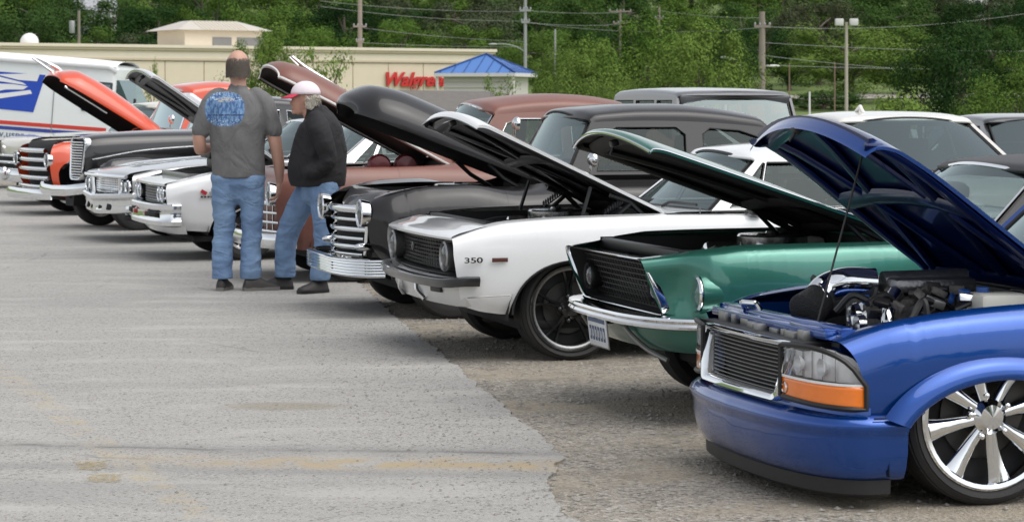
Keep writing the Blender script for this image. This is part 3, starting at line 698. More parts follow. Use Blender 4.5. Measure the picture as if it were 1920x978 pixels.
    for k in range(18):
        mb = MB(); a = (rr.uniform(-.35, .2), rr.uniform(.0, .5), rr.uniform(.67, .76)); b = (a[0]+rr.uniform(-.2, .25), a[1]+rr.uniform(-.1, .15), a[2]-rr.uniform(0, .08))
        mb.tube(curve([a, ((a[0]+b[0])/2, (a[1]+b[1])/2, a[2]+.03), b], 5), rr.choice([.006, .01, .014]), 7); mb.build('hose', BLACK, en)
    mb = MB(); mb.lathe([(.05, 0), (.055, .02), (.045, .03), (.055, .04), (.04, .05), (.001, .05)], (-.33, .22, .68), 'x', 20); mb.lathe([(.035, 0), (.038, .03), (.001, .032)], (-.36, .33, .66), 'x', 16); mb.build('pulley', POLISHED, en)
    MB().box((.16, .50, .735), (.20, .15, .10), bev=.02).build('fluid_reservoir', mat('milky_plastic', (.55, .55, .5), .5), en)
    MB().lathe([(.025, 0), (.025, .02), (.001, .022)], (.12, .46, .785), 'z', 14).build('reservoir_cap', mat('cap_blue', (.02, .08, .3), .4), en)
    mb = MB(); mb.box((.50, 0, .775), (.16, 1.40, .03), bev=.01); mb.box((.44, 0, .74), (.02, 1.36, .1)); mb.build('cowl', BLACK, R)
    ob, T, Hh = hood(R, .46, .785, radians(36.0), [(0, .66, .02, .015, 2, 0), (.06, .665, .025, 0, 2, 0), (.35, .675, .035, 0, 2, .02), (.75, .665, .05, -.005, 2, .06), (.95, .645, .06, .004, 2, .10), (1.03, .62, .06, .04, 2, .11), (1.045, .60, .055, .085, 2, .105)], BLUE, BLUE_SHADED, ribs=2)
    for sg in (1, -1): MB().tube([(.46, sg*.62, .75), (.40, sg*.62, .83), (.36, sg*.6, .86)], .014, 6).build('hood_hinge', BLACK, R)
    MB().tube([(-.53, .34, .665), T(*(lambda q: (q[0], q[1], q[2]-.03))(Hh(.80, .42)))], .0045, 8).build('prop_rod', BLACK, R)
    # cab and bed
    cabin(R, BLUE, (.62, .72, .81), (1.02, .60, 1.20), (1.60, .60, 1.21), (1.72, .70, .82), rail=.012, crown=.05, wins=[[(.80, .83), (1.58, .83), (1.55, 1.17), (1.07, 1.17)]], bulge=.10, trim=BLACK)
    MB().box((1.74, 0, .5), (.04, 1.56, .66)).box((2.72, 0, .46), (1.98, 1.5, .04)).box((3.74, 0, .5), (.04, 1.56, .6)).build('truck_bed', BLUE, R)
    underbody(R, -.5, 3.6, .62, .12)
blue_truck()
# ================================================================== green fastback
GREEN = paint('teal_green_metallic_paint', (.038, .19, .145), .55, .34)
def grille_mesh(root, uf, hw_t, hw_b, w0, w1, nh, nv, m, r=.004, nm='grille_mesh'):
    mb = MB()
    for i in range(nh):
        w = w0+(w1-w0)*(i+.5)/nh; h = hw_b+(hw_t-hw_b)*(i+.5)/nh; mb.tube([(uf(v, w), v, w) for v in [-h+2*h*k/10 for k in range(11)]], r, 5)
    for j in range(nv):
        q = -1+2*(j+.5)/nv; mb.tube([(uf(q*hw_b, w0)+.004, q*hw_b, w0), (uf(q*hw_t, w1)+.004, q*hw_t, w1)], r*.8, 5)
    return mb.build(nm, m, root)
def mustang():
    R = car_root('fastback_car', 'teal green muscle car, hood open, with black mesh grille and licence plate under chrome bumper', (1560, 790), 16, .74)
    st = [(-.90, [(-.80, .60, .525), (-.83, .605, .58), (-.86, .61, .64), (-.885, .615, .70), (-.90, .615, .75), (-.91, .59, .785), (-.90, .52, .79)]),
          (-.72, [(.70, .49), (.675, .545), (.66, .62), (.67, .70), (.69, .765), (.67, .805), (.58, .815)]),
          (-.64, [(.76, .46), (.785, .52), (.797, .60), (.80, .68), (.79, .755), (.745, .815), (.62, .83)]),
          (-.56, [(.79, .38), (.82, .46), (.83, .56), (.832, .66), (.82, .745), (.78, .822), (.64, .84)]),
          (-.44, [(.79, .29), (.825, .40), (.838, .52), (.842, .62), (.835, .735), (.795, .835), (.66, .852)]),
          (0, [(.80, .27), (.845, .40), (.862, .52), (.868, .62), (.855, .74), (.81, .842), (.69, .858)]),
          (.6, [(.80, .24), (.845, .38), (.862, .52), (.87, .63), (.855, .75), (.82, .845), (.70, .86)]),
          (1.6, [(.80, .22), (.845, .36), (.862, .52), (.87, .63), (.86, .75), (.83, .835), (.72, .85)]),
          (2.5, [(.80, .25), (.845, .38), (.865, .52), (.88, .65), (.87, .78), (.83, .87), (.72, .88)]),
          (3.45, [(.72, .36), (.78, .44), (.80, .53), (.81, .63), (.80, .73), (.77, .81), (.70, .83)])]
    ar = [(-.08, .28, .38, .30), (2.5, .28, .38, .30)]
    G = side_grid(st, ar); MB().grid(G).mirror().build('body', GREEN, R)
    for a in ar: wheel_well(R, a, .84); [MB().tube([(a[0]-a[2]*cos(pi*i/24), sg*.868, a[1]+a[3]*sin(pi*i/24)) for i in range(25)], .008, 6).build('arch_lip', GREEN, R) for sg in (1, -1)]
    for u in (-.08, 2.5):
        for v in (.66, -.66): wheel(R, u, v, .305, .215, .2, 'five', GREYMET, .3)
    uf = lambda v, w: -.915+(.79-w)*.40+.03*v*v
    gl = bpy.data.objects.new('grille', None); COL.objects.link(gl); gl.parent = R
    L = loop_rr(.61, .64, .522, .79, .06)
    ring_frame(L, uf, [(1.0, 1.0, .03), (1.005, 1.01, .0), (1.0, 1.0, -.010), (.985, .965, -.006), (.975, .945, .02), (.96, .92, .12)], (0, .655)).build('grille_trim', CHROME, gl)
    ring_frame(L, uf, [(.97, .94, .005), (.95, .90, .12), (.5, .5, .13), (.02, .02, .13)], (0, .655)).build('grille_backing', DARK, gl)
    grille_mesh(gl, lambda v, w: uf(v, w)+.075, .56, .58, .545, .765, 8, 26, BLACK)
    for v in (.5, -.5): round_lamp(R, (-.80, v, .64), .062, BLACK)
    for v in (.715, -.715): round_lamp(R, (-.672, v*1.02, .632), .078, CHROME, rot=0); MB().lathe([(.088, -.665), (.092, -.675), (.096, -.66), (.096, -.56)], (0, v*1.02, .632), 'x', 32).build('headlight_bucket', GREEN, R)
    plan = [(-.955, 0), (-.945, .3), (-.905, .55), (-.83, .72), (-.72, .82), (-.58, .87), (-.48, .88)]
    sweep(plan, [(-.07, .526), (-.02, .526), (.0, .520), (.004, .508), (-.003, .494), (.005, .482), (.002, .470), (-.012, .463), (-.04, .463)]).build('bumper', CHROME, R, sharp=40)
    sweep([(p[0]+.07, p[1]*.95) for p in plan[:-1]]+[(-.44, .82)], [(-.02, .475), (.0, .47), (-.02, .42), (-.06, .37), (-.09, .345)]).build('lower_valance', GREEN, R)
    for sg in (1, -1): MB().tube(curve([(-.90, sg*.32, .452), (-.86, sg*.34, .40), (-.80, sg*.40, .34), (-.74, sg*.50, .30)], 6), .013, 8).build('bumper_guard', GREYMET, R)
    lp = bpy.data.objects.new('licence_plate', None); COL.objects.link(lp); lp.parent = R; lp.location = (-.935, -.02, .40); lp.rotation_euler = (0, -.12, 0)
    PW = mat('plate_white', (.62, .64, .66), .4, var=.15, vscale=50)
    MB().box((0, 0, 0), (.004, .29, .145), bev=.0018).build('plate', PW, lp)
    MB().box((.003, 0, 0), (.006, .305, .16), bev=.003).build('plate_frame', GREYMET, lp)
    PB = mat('plate_blue', (.05, .08, .16), .5); MB().box((-.0035, 0, .055), (.001, .26, .02)).build('plate_band', PB, lp)
    mb = MB()
    for i in range(6): mb.box((-.0035, -.105+.042*i, -.01), (.001, .026, .07)); mb.box((-.0042, -.105+.042*i, -.01), (.0008, .010, .035), mi=1)
    mb.build('plate_characters', [PB, PW], lp)
    MB().box((-.90, .02, .47), (.03, .2, .05)).build('plate_bracket', BLACK, R)
    engine_bay(R, -.72, .55, .60, .86, .40, BLACK, seed=4, ec=POLISHED)
    hood(R, .48, .868, radians(18.8), [(0, .68, .03, .02, 2, 0), (.05, .685, .04, 0, 2, 0), (.5, .69, .055, .0, 2, .02), (1.0, .66, .07, 0, 2, .05), (1.32, .62, .07, .0, 2, .07), (1.40, .61, .066, .012, 2, .08), (1.41, .60, .06, .03, 2, .08)], GREEN, mat('hood_underside_black', (.010, .009, .008), .7), th=.014, ribs=1, edge_trim=(CHROME, .004, .008))
    for sg in (1, -1): MB().tube([(.46, sg*.6, .80), (.25, sg*.6, .90), (.12, sg*.58, .97)], .016, 6).tube([(.30, sg*.6, .80), (.12, sg*.58, .97)], .012, 6).build('hood_hinge', BLACK, R)
    MB().box((.66, 0, .855), (.34, 1.42, .03), bev=.01).build('cowl', GREEN, R)
    ROOF = mat('black_vinyl_roof', (.03, .03, .032), .5, bump=.1, bscale=200)
    cabin(R, ROOF, (.82, .72, .872), (1.19, .57, 1.165), (1.95, .55, 1.165), (2.95, .66, .88), rail=.02, crown=.06, wins=[[(.98, .885), (1.70, .885), (1.74, 1.15), (1.25, 1.15)], [(1.76, .885), (2.15, .89), (2.02, 1.12), (1.80, 1.15)]])
    deck(R, G, 2.9, GREEN); mirror_out(R, (.95, .86, .93), .05, .05); underbody(R, -.3, 3.2, .68)
    mb = MB(); mb.tube([(u, .868, .645) for u in (-.3, .3, 1., 2.)], .003, 4); mb.build('pinstripe', mat('pinstripe', (.5, .46, .42), .5), R)
mustang()
# ================================================================== white coupe
WHITE = paint('white_paint', (.80, .81, .82), 0, .3)
GUN = mat('gunmetal_bumper', (.035, .037, .042), .28, .5, .6)
def camaro():
    R = car_root('white_coupe', 'white muscle car, hood open, dark bumper, black grille and large black five-spoke wheels', (1072, 672), 16, .78)
    st = [(-.73, [(-.66, .74, .335), (-.69, .80, .40), (-.715, .835, .50), (-.73, .845, .58), (-.74, .845, .66), (-.74, .82, .725), (-.735, .74, .738)]),
          (-.56, [(.80, .305), (.85, .385), (.87, .50), (.875, .61), (.865, .71), (.825, .785), (.72, .798)]),
          (-.40, [(.805, .285), (.86, .37), (.882, .50), (.888, .62), (.878, .74), (.835, .818), (.72, .828)]),
          (0, [(.82, .28), (.87, .37), (.892, .50), (.898, .63), (.886, .76), (.842, .842), (.72, .850)]),
          (.6, [(.82, .24), (.87, .36), (.886, .5), (.892, .64), (.886, .77), (.85, .848), (.73, .860)]),
          (1.5, [(.82, .22), (.87, .34), (.88, .5), (.888, .64), (.88, .77), (.85, .838), (.74, .848)]),
          (2.55, [(.82, .24), (.87, .36), (.892, .5), (.902, .64), (.892, .78), (.85, .852), (.74, .862)]),
          (3.45, [(.74, .34), (.80, .42), (.82, .5), (.83, .6), (.82, .7), (.79, .77), (.70, .79)])]
    ar = [(0, .29, .395, .31), (2.55, .29, .395, .31)]
    G = side_grid(st, ar); MB().grid(G).mirror().build('body', WHITE, R)
    for a in ar: wheel_well(R, a, .87); [MB().tube([(a[0]-a[2]*cos(pi*i/24), sg*.893, a[1]+a[3]*sin(pi*i/24)) for i in range(25)], .007, 6).build('arch_lip', BLACK, R) for sg in (1, -1)]
    BG = mat('gloss_black_rim', (.012, .012, .013), .2, 0, .6)
    for u in (0, 2.55):
        for v in (.675, -.675):
            w = wheel(R, u, v, .310, .250, .225, 'five', BG, .35)
            sg = 1 if v > 0 else -1; f = .1125*.92*sg
            MB().lathe([(.247, f+.006*sg), (.240, f+.0075*sg), (.226, f-.001*sg), (.222, f-.012*sg)], n=48).build('rim_lip', GREYMET, w)
    # nose: header panel, grille, lamps
    hd = []
    for i in range(17):
        v = -.80+1.6*i/16; q = 1-(v/.80)**2
        hd.append([(-.735-.045*q, v, .722), (-.742-.045*q, v, .736), (-.72-.045*q, v, .752+.01*q), (-.63-.02*q, v, .778+.012*q), (-.53, v, .80+.014*q), (-.50, v, .80+.012*q)])
    MB().grid(surf(hd, 1, 3)).build('header_panel', WHITE, R)
    uf = lambda v, w: -.775+.07*(v/.8)**2+(.73-w)*.06
    gl = bpy.data.objects.new('grille', None); COL.objects.link(gl); gl.parent = R
    L = loop_rr(.80, .80, .515, .725, .035)
    ring_frame(L, uf, [(1.012, 1.05, .02), (1.014, 1.06, -.002), (1.0, 1.0, -.006), (.985, .95, .0), (.97, .92, .09), (.5, .5, .10), (.02, .02, .10)], (0, .62)).build('grille_surround', BLACK, gl)
    grille_mesh(gl, lambda v, w: uf(v, w)+.045, .76, .76, .53, .715, 8, 30, mat('grille_black', (.016, .016, .017), .35), .0042)
    MB().ell((-.745, -.12, .64), (.01, .03, .03)).build('grille_emblem', mat('emblem_dark', (.06, .06, .065), .3, .5), gl)
    for v in (.655, -.655): round_lamp(R, (-.735, v, .622), .078, mat('headlight_ring', (.35, .35, .35), .3, .8))
    plan = [(-.865, 0, -.005), (-.855, .35, -.005), (-.825, .62, -.004), (-.79, .80, 0), (-.745, .885, .008), (-.67, .92, .012), (-.60, .925, .012)]
    sweep(plan, [(-.06, .503), (-.01, .505), (.002, .497), (.004, .480), (-.004, .462), (-.012, .448), (-.05, .445)]).build('bumper', GUN, R, sharp=40)
    va = sweep([(-.80, 0), (-.79, .35), (-.75, .62), (-.70, .78), (-.66, .82), (-.60, .83)], [(-.05, .50), (.0, .46), (.004, .43), (-.02, .37), (-.04, .335), (-.08, .325)]); va.build('lower_valance', mat('silver_white', (.62, .62, .61), .35, .2, .6), R)
    for sg in (1, -1):
        MB().box((-.765, sg*.56, .425), (.03, .14, .035), rot=(0, 0, sg*-.2), bev=.008).build('turn_signal', BLACK, R)
        MB().tube(curve([(-.80, sg*.20, .455), (-.80, sg*.22, .40), (-.765, sg*.27, .345)], 5), .02, 8).build('bumper_guard', POLISHED, R)
    # side badge
    text_mesh('badge_text', '350', .044, BLACK, R, (-.69, -.897, .596), (pi/2, 0, .05), .002, 0, .0006, 1.75)
    MB().box((-.475, .902, .611), (.095, .005, .024), rot=(0, 0, 0), bev=.001).build('badge_plate', mat('badge_dark_red', (.09, .03, .025), .4), R)
    MB().tube([(-.66, .862, .392), (-.5, .882, .40), (-.41, .884, .402)], .003, 4).build('body_crease', GREYMET, R)
    engine_bay(R, -.50, .62, .69, .855, .42, BLACK, seed=2)
    UN = mat('hood_black_underside', (.010, .010, .011), .4, coat=.3)
    ob, T, Hh = hood(R, .62, .868, radians(25.2), [(0, .70, .02, .012, 2, 0), (.05, .705, .03, 0, 2, 0), (.4, .71, .05, 0, 2, .01), (.9, .71, .055, 0, 2, .03), (1.20, .70, .06, 0, 2, .05), (1.27, .69, .058, .018, 2, .055), (1.28, .685, .05, .035, 2, .055)], WHITE, UN, th=.018, ribs=2)
    for sg in (1, -1):
        m = MB(); m.tube([(.52, sg*.66, .82), (.40, sg*.66, .93), (.28, sg*.65, .97)], .016, 6); m.tube([(.30, sg*.66, .83), (.42, sg*.66, .93)], .014, 6); m.tube([(.1, sg*.66, .83), (.16, sg*.65, 1.02)], .012, 6)
        m.tube([Vector((.25+.0022*i, sg*.64+.022*cos(i*.9), .86+.0015*i+.022*sin(i*.9))) for i in range(70)], .005, 4); m.build('hood_hinge', BLACK, R)
    cw = []
    for i in range(13):
        v = -.78+1.56*i/12; q = 1-(v/.78)**2; cw.append([(.60-.04*q, v, .862), (.70-.10*q, v, .870+.006*q), (.90-.12*q, v, .872+.008*q), (.99-.10*q, v, .868)])
    MB().grid(surf(cw, 1, 3)).build('cowl', WHITE, R)
    for v0 in (.28, -.35): MB().tube(curve([(.74, v0, .885), (.78, v0+.05, .91), (.84, v0+.35, .905)], 4), .009, 6).build('wiper', BLACK, R)
    cabin(R, WHITE, (.90, .72, .868), (1.245, .565, 1.165), (2.02, .54, 1.165), (2.72, .66, .88), rail=.02, crown=.075, wins=[[(1.02, .885), (1.20, .885), (1.30, 1.15), (1.285, 1.15)], [(1.215, .885), (1.86, .885), (1.82, 1.155), (1.315, 1.155)], [(1.90, .885), (2.28, .89), (2.06, 1.12), (1.86, 1.155)]], trim=BLACK)
    deck(R, G, 2.6, WHITE); underbody(R, -.3, 3.2, .70)
    mb = MB(); mb.box((1.13, .87, .885), (.09, .09, .075), bev=.025); mb.tube([(1.1, .78, .865), (1.12, .85, .875)], .014, 8); mb.build('mirror', BLACK, R)
    MB().tube([(.80, .80, .84), (.80, .80, .90)], .004, 6).build('antenna_base', GREYMET, R)
    for u in (.68, 1.78): MB().tube([(u, .893, .35), (u, .894, .64), (u, .855, .84)], .003, 4).build('door_gap', BLACK, R)
camaro()
# ================================================================== other cars of the show row
def nose_root(name, label, px, d, nose_u, th, cat='car', z=0.):
    a = radians(th); X = (px-960)/FPX*d
    return thing(name, label, cat, (X-nose_u*cos(a), d-nose_u*sin(a), z), a)
def pont(u, vmax, wb, wc, vin, win):
    return (u, [(vmax-.05, wb), (vmax-.012, wb+.12), (vmax, wb+.28*(wc-wb)/.6), (vmax-.008, wb+.65*(wc-wb)), (vmax-.05, wc-.08), (vmax-.15, wc), (vin, win)])
def musc(u, hw, wb, wt, tuck=.0):
    return (u, [(hw-.07-tuck, wb), (hw-.02-tuck*.5, wb+.09), (hw-.004, wb+.24), (hw, wb+.38), (hw-.012, wt-.09), (hw-.05, wt-.012), (hw-.17, wt)])
def add_wheels(R, us, v, rt, rr, wid, style, face, **k):
    for u in us:
        for s in (1, -1): wheel(R, u, s*v, rt, rr, wid, style, face, .3, **k)
def bars(root, ws, uf, hws, r, m=CHROME, nm='grille_bar', flat=1.):
    for w, h, rr in zip(ws, hws, r if isinstance(r, (list, tuple)) else [r]*len(ws)):
        MB().tube([(uf(v), v, w) for v in [-h+2*h*k/14 for k in range(15)]], rr, 10, flat=flat).build(nm, m, root)
def nose_panel(root, front, back, m, hw, name='nose_panel'):
    """strip between the fenders: front/back are (u,w) lists from low to high"""
    P = []
    for i in range(13):
        v = -hw+2*hw*i/12; q = (v/hw)**2; P.append([(u+b*q, v, w) for (u, w, b) in front+back])
    MB().grid(surf(P, 1, 3)).build(name, m, root)
# ------------------------------------------------------------------ black forties sedan
BLK = mat('black_plum_paint', (.008, .007, .008), .38, 0, .6, .35, crough=.08, var=.1, vscale=3)
def plymouth():
    R = car_root('black_sedan', 'black rounded forties sedan, hood open, with chrome bar grille and ribbed chrome bumper', (852, 595), 16, .78)
    st = [(-.62, [(-.52, .66, .44), (-.58, .70, .52), (-.61, .725, .62), (-.615, .73, .72), (-.595, .71, .80), (-.55, .65, .85), (-.50, .50, .865)]),
          pont(-.45, .87, .38, .885, .52, .89), pont(-.2, .89, .35, .935, .52, .915), pont(.1, .90, .33, .945, .52, .925), pont(.5, .905, .30, .89, .54, .92),
          pont(.85, .895, .26, .92, .70, .975), pont(1.2, .88, .24, .965, .76, 1.0), pont(2.3, .88, .24, .965, .76, 1.0), pont(2.8, .90, .28, .96, .74, 1.0), pont(3.3, .86, .32, .90, .66, .97), pont(3.9, .66, .40, .72, .45, .78)]
    ar = [(0, .28, .375, .30), (2.78, .26, .36, .22)]
    G = side_grid(st, ar); MB().grid(G).mirror().build('body', BLK, R)
    for a in ar: wheel_well(R, a, .85)
    add_wheels(R, (0, 2.78), .69, .315, .20, .17, 'hubcap', CHROME)
    nose_panel(R, [(-.60, .42, .22), (-.63, .55, .2), (-.63, .70, .2), (-.61, .80, .16)], [(-.56, .86, .10), (-.48, .895, .04), (-.42, .90, 0)], BLK, .60)
    gl = bpy.data.objects.new('grille', None); COL.objects.link(gl); gl.parent = R
    uf = lambda v: -.69+.50*v*v
    bars(gl, [.765, .69, .62, .555, .495, .44], uf, [.50, .47, .50, .47, .50, .46], [.030, .013, .019, .013, .019, .014])
    MB().grid([[(uf(v)+.035, v, w) for w in (.42, .76)] for v in [-.5+1.0*i/10 for i in range(11)]]).build('grille_backing', DARK, gl)
    for s in (1, -1): MB().tube([(uf(.5)-.01, s*.505, .76), (uf(.52)-.01, s*.515, .62), (uf(.5)-.01, s*.505, .44)], .02, 10).build('grille_end', CHROME, gl)
    for v in (.67, -.67):
        round_lamp(R, (-.645, v, .745), .09); MB().ell((-.60, v*.83, .505), (.075, .035, .03)).build('parking_lamp', CHROME, R)
    pr = [(-.03, .436), (.0, .434)]
    for i in range(6):
        w = .428-.02*i; pr += [(.012, w), (.014, w-.007), (.004, w-.014), (.003, w-.017)]
    pr += [(.0, .308), (-.03, .305)]
    sweep([(-.80, 0), (-.795, .4), (-.765, .62), (-.71, .77), (-.62, .85), (-.52, .87)], pr).build('bumper', CHROME, R, sharp=25)
    for s in (1, -1): MB().box((-.70, s*.4, .37), (.2, .04, .05)).build('bumper_bracket', BLACK, R)
    engine_bay(R, -.42, .72, .50, .92, .45, BLACK, seed=7)
    ob, T, Hh = hood(R, .84, .91, radians(21.0), [(0, .50, .15, 0, 2.6, 0), (.3, .53, .20, 0, 2.6, 0), (.8, .54, .255, 0, 2.6, 0), (1.2, .52, .27, 0, 2.6, .02), (1.40, .48, .235, .0, 2.6, .05), (1.50, .40, .15, .0, 2.6, .07), (1.545, .33, .08, .0, 2.6, .08), (1.55, .30, .05, .005, 2.6, .08)], BLK, BLACK, th=.02, n=29, frame=False)
    for s in (1, -1): MB().tube([T(a, s*.30, h) for a, h in ((.05, .06), (.5, .10), (1.2, .11))], .02, 6).build('hood_brace', BLACK, ob)
    for s in (1, -1): MB().tube([(.62, s*.46, .88), (.45, s*.46, .98), (.34, s*.46, 1.08)], .016, 6).build('hood_hinge', BLACK, R)
    cw = [[(.70, v, .945+.05*(1-(v/.7)**2)), (.80, v, .985+.03*(1-(v/.7)**2)), (.92-.12*(1-(v/.7)**2), v, 1.005)] for v in [-.72+1.44*i/12 for i in range(13)]]
    MB().grid(surf(cw, 1, 3)).build('cowl', BLK, R)
    cabin(R, BLK, (.86, .72, 1.0), (1.06, .60, 1.375), (2.45, .56, 1.33), (2.95, .70, 1.0), rail=.03, crown=.125, round_=.10, belt=[(.86, 1.0), (2.95, 1.0)],
          wins=[[(1.07, 1.03), (1.76, 1.03), (1.78, 1.29), (1.71, 1.345), (1.25, 1.345), (1.17, 1.30)], [(1.90, 1.03), (2.50, 1.03), (2.50, 1.12), (2.38, 1.26), (2.2, 1.32), (1.97, 1.335), (1.91, 1.29)]], trim=BLACK, bulge=.10, seat=mat('brown_seat', (.07, .045, .03), .7), backbase=(3.0, .6, 1.0))
    deck(R, G, 2.9, BLK, crown=.12); underbody(R, -.3, 3.5, .66)
    MB().tube([(1.84, .882, .30), (1.84, .885, .8), (1.84, .74, .985)], .004, 4).build('door_gap', DARK, R)
    mirror_out(R, (1.0, .90, 1.12), .055, .05)
    MB().tube([(1.26, .885, .78), (1.38, .90, .785), (1.40, .885, .78)], .01, 6).build('door_handle', CHROME, R)
    MB().box((.96, .22, 1.12), (.003, .13, .10), rot=(.05, .45, .1)).build('windshield_card', mat('paper', (.75, .78, .85), .7), R)
plymouth()
# ------------------------------------------------------------------ rust-brown fifties sedan
RUST = mat('primer_brown_paint', (.185, .072, .052), .42, 0, .3, crough=.3, var=.12, vscale=2.5)
def rust_car():
    R = car_root('brown_sedan', 'red-brown primer fifties sedan with white-trimmed open hood, behind the two men', (664, 529), 17, .78)
    st = [(-.66, [(-.56, .66, .30), (-.62, .72, .42), (-.655, .755, .56), (-.67, .765, .70), (-.66, .75, .83), (-.61, .68, .905), (-.54, .50, .92)]),
          pont(-.45, .87, .28, .945, .55, .94), pont(.0, .895, .28, .965, .56, .95), pont(.8, .90, .25, .965, .60, .975), pont(1.2, .89, .24, .97, .76, 1.02), pont(2.4, .89, .24, .97, .76, 1.02), pont(3.0, .89, .28, .95, .74, 1.0), pont(3.9, .72, .38, .78, .5, .84)]
    ar = [(0, .28, .375, .30), (2.75, .26, .36, .24)]
    G = side_grid(st, ar); MB().grid(G).mirror().build('body', RUST, R)
    for a in ar: wheel_well(R, a, .86)
    add_wheels(R, (0, 2.75), .69, .315, .20, .17, 'hubcap', CHROME)
    nose_panel(R, [(-.58, .30, .1), (-.66, .42, .12), (-.67, .60, .12), (-.66, .76, .10)], [(-.60, .88, .06), (-.52, .93, .02), (-.45, .935, 0)], RUST, .62)
    gl = bpy.data.objects.new('grille', None); COL.objects.link(gl); gl.parent = R
    bars(gl, [.66, .58, .50, .42], lambda v: -.71+.22*v*v, [.62, .64, .66, .68], [.02, .012, .012, .018])
    for s in [-.5+.125*k for k in range(9)]: MB().tube([(-.69+.22*s*s, s, .43), (-.69+.22*s*s, s, .65)], .008, 6).build('grille_tooth', CHROME, gl)
    for v in (.69, -.69): round_lamp(R, (-.70, v, .745), .09)
    sweep([(-.84, 0), (-.83, .45), (-.78, .75), (-.66, .90), (-.52, .92)], [(-.03, .42), (.0, .42), (.014, .39), (.016, .35), (.0, .30), (-.03, .30)]).build('bumper', CHROME, R, sharp=30)
    REDP = mat('red_inner_paint', (.28, .012, .014), .35, 0, .6)
    engine_bay(R, -.45, .88, .55, .94, .45, REDP, seed=9, ec=GREYMET)
    WT = mat('white_trim', (.75, .75, .73), .35, .2, .5)
    ob, T, Hh = hood(R, .92, .955, radians(27.5), [(0, .58, .10, 0, 2.6, 0), (.4, .60, .15, 0, 2.6, 0), (.9, .58, .19, 0, 2.6, 0), (1.35, .54, .205, .0, 2.6, .03), (1.58, .49, .17, .0, 2.6, .06), (1.66, .44, .11, .0, 2.6, .07), (1.68, .42, .08, .005, 2.6, .07)], RUST, BLACK, th=.02, n=29, frame=False, edge_trim=(WT, .011, .008))
    MB().tube([T(.7, 0, .175), T(1.1, 0, .205), T(1.45, 0, .225), T(1.58, 0, .25), T(1.60, 0, .235), T(1.50, 0, .205)], [.006, .012, .016, .014, .006, .01], 8).build('hood_ornament', CHROME, ob)
    MB().box(T(1.3, .2, .05), (.5, .3, .03), rot=(0, .48, 0)).build('hood_liner', BLACK, ob)
    # red fan shroud
    mb = MB(); mb.lathe([(.10, 0), (.11, .02), (.09, .05), (.05, .06), (.001, .06)], (.3, .42, .96), 'y', 20); mb.lathe([(.10, 0), (.11, .02), (.09, .05), (.001, .06)], (.54, .40, .96), 'y', 20); mb.build('air_horn', mat('dark_red_cover', (.10, .012, .016), .35, .3, .4), R)
    cw = [[(.90, v, .96+.06*(1-(v/.72)**2)), (1.0, v, 1.0+.03*(1-(v/.72)**2)), (1.08-.14*(1-(v/.72)**2), v, 1.02)] for v in [-.74+1.48*i/12 for i in range(13)]]
    MB().grid(surf(cw, 1, 3)).build('cowl', RUST, R)
    cabin(R, RUST, (1.0, .74, 1.02), (1.28, .62, 1.40), (2.55, .58, 1.40), (3.1, .72, 1.02), rail=.03, crown=.15, round_=.12, belt=[(1.0, 1.02), (3.1, 1.02)],
          wins=[[(1.22, 1.05), (1.86, 1.05), (1.86, 1.37), (1.50, 1.37), (1.38, 1.33)], [(1.96, 1.05), (2.60, 1.05), (2.55, 1.25), (2.40, 1.35), (1.96, 1.37)]], bulge=.12, backbase=(3.1, .62, 1.02))
    deck(R, G, 3.0, RUST, crown=.13); underbody(R, -.3, 3.5, .66)
    mirror_out(R, (1.40, .92, 1.33), .06, .12)
rust_car()
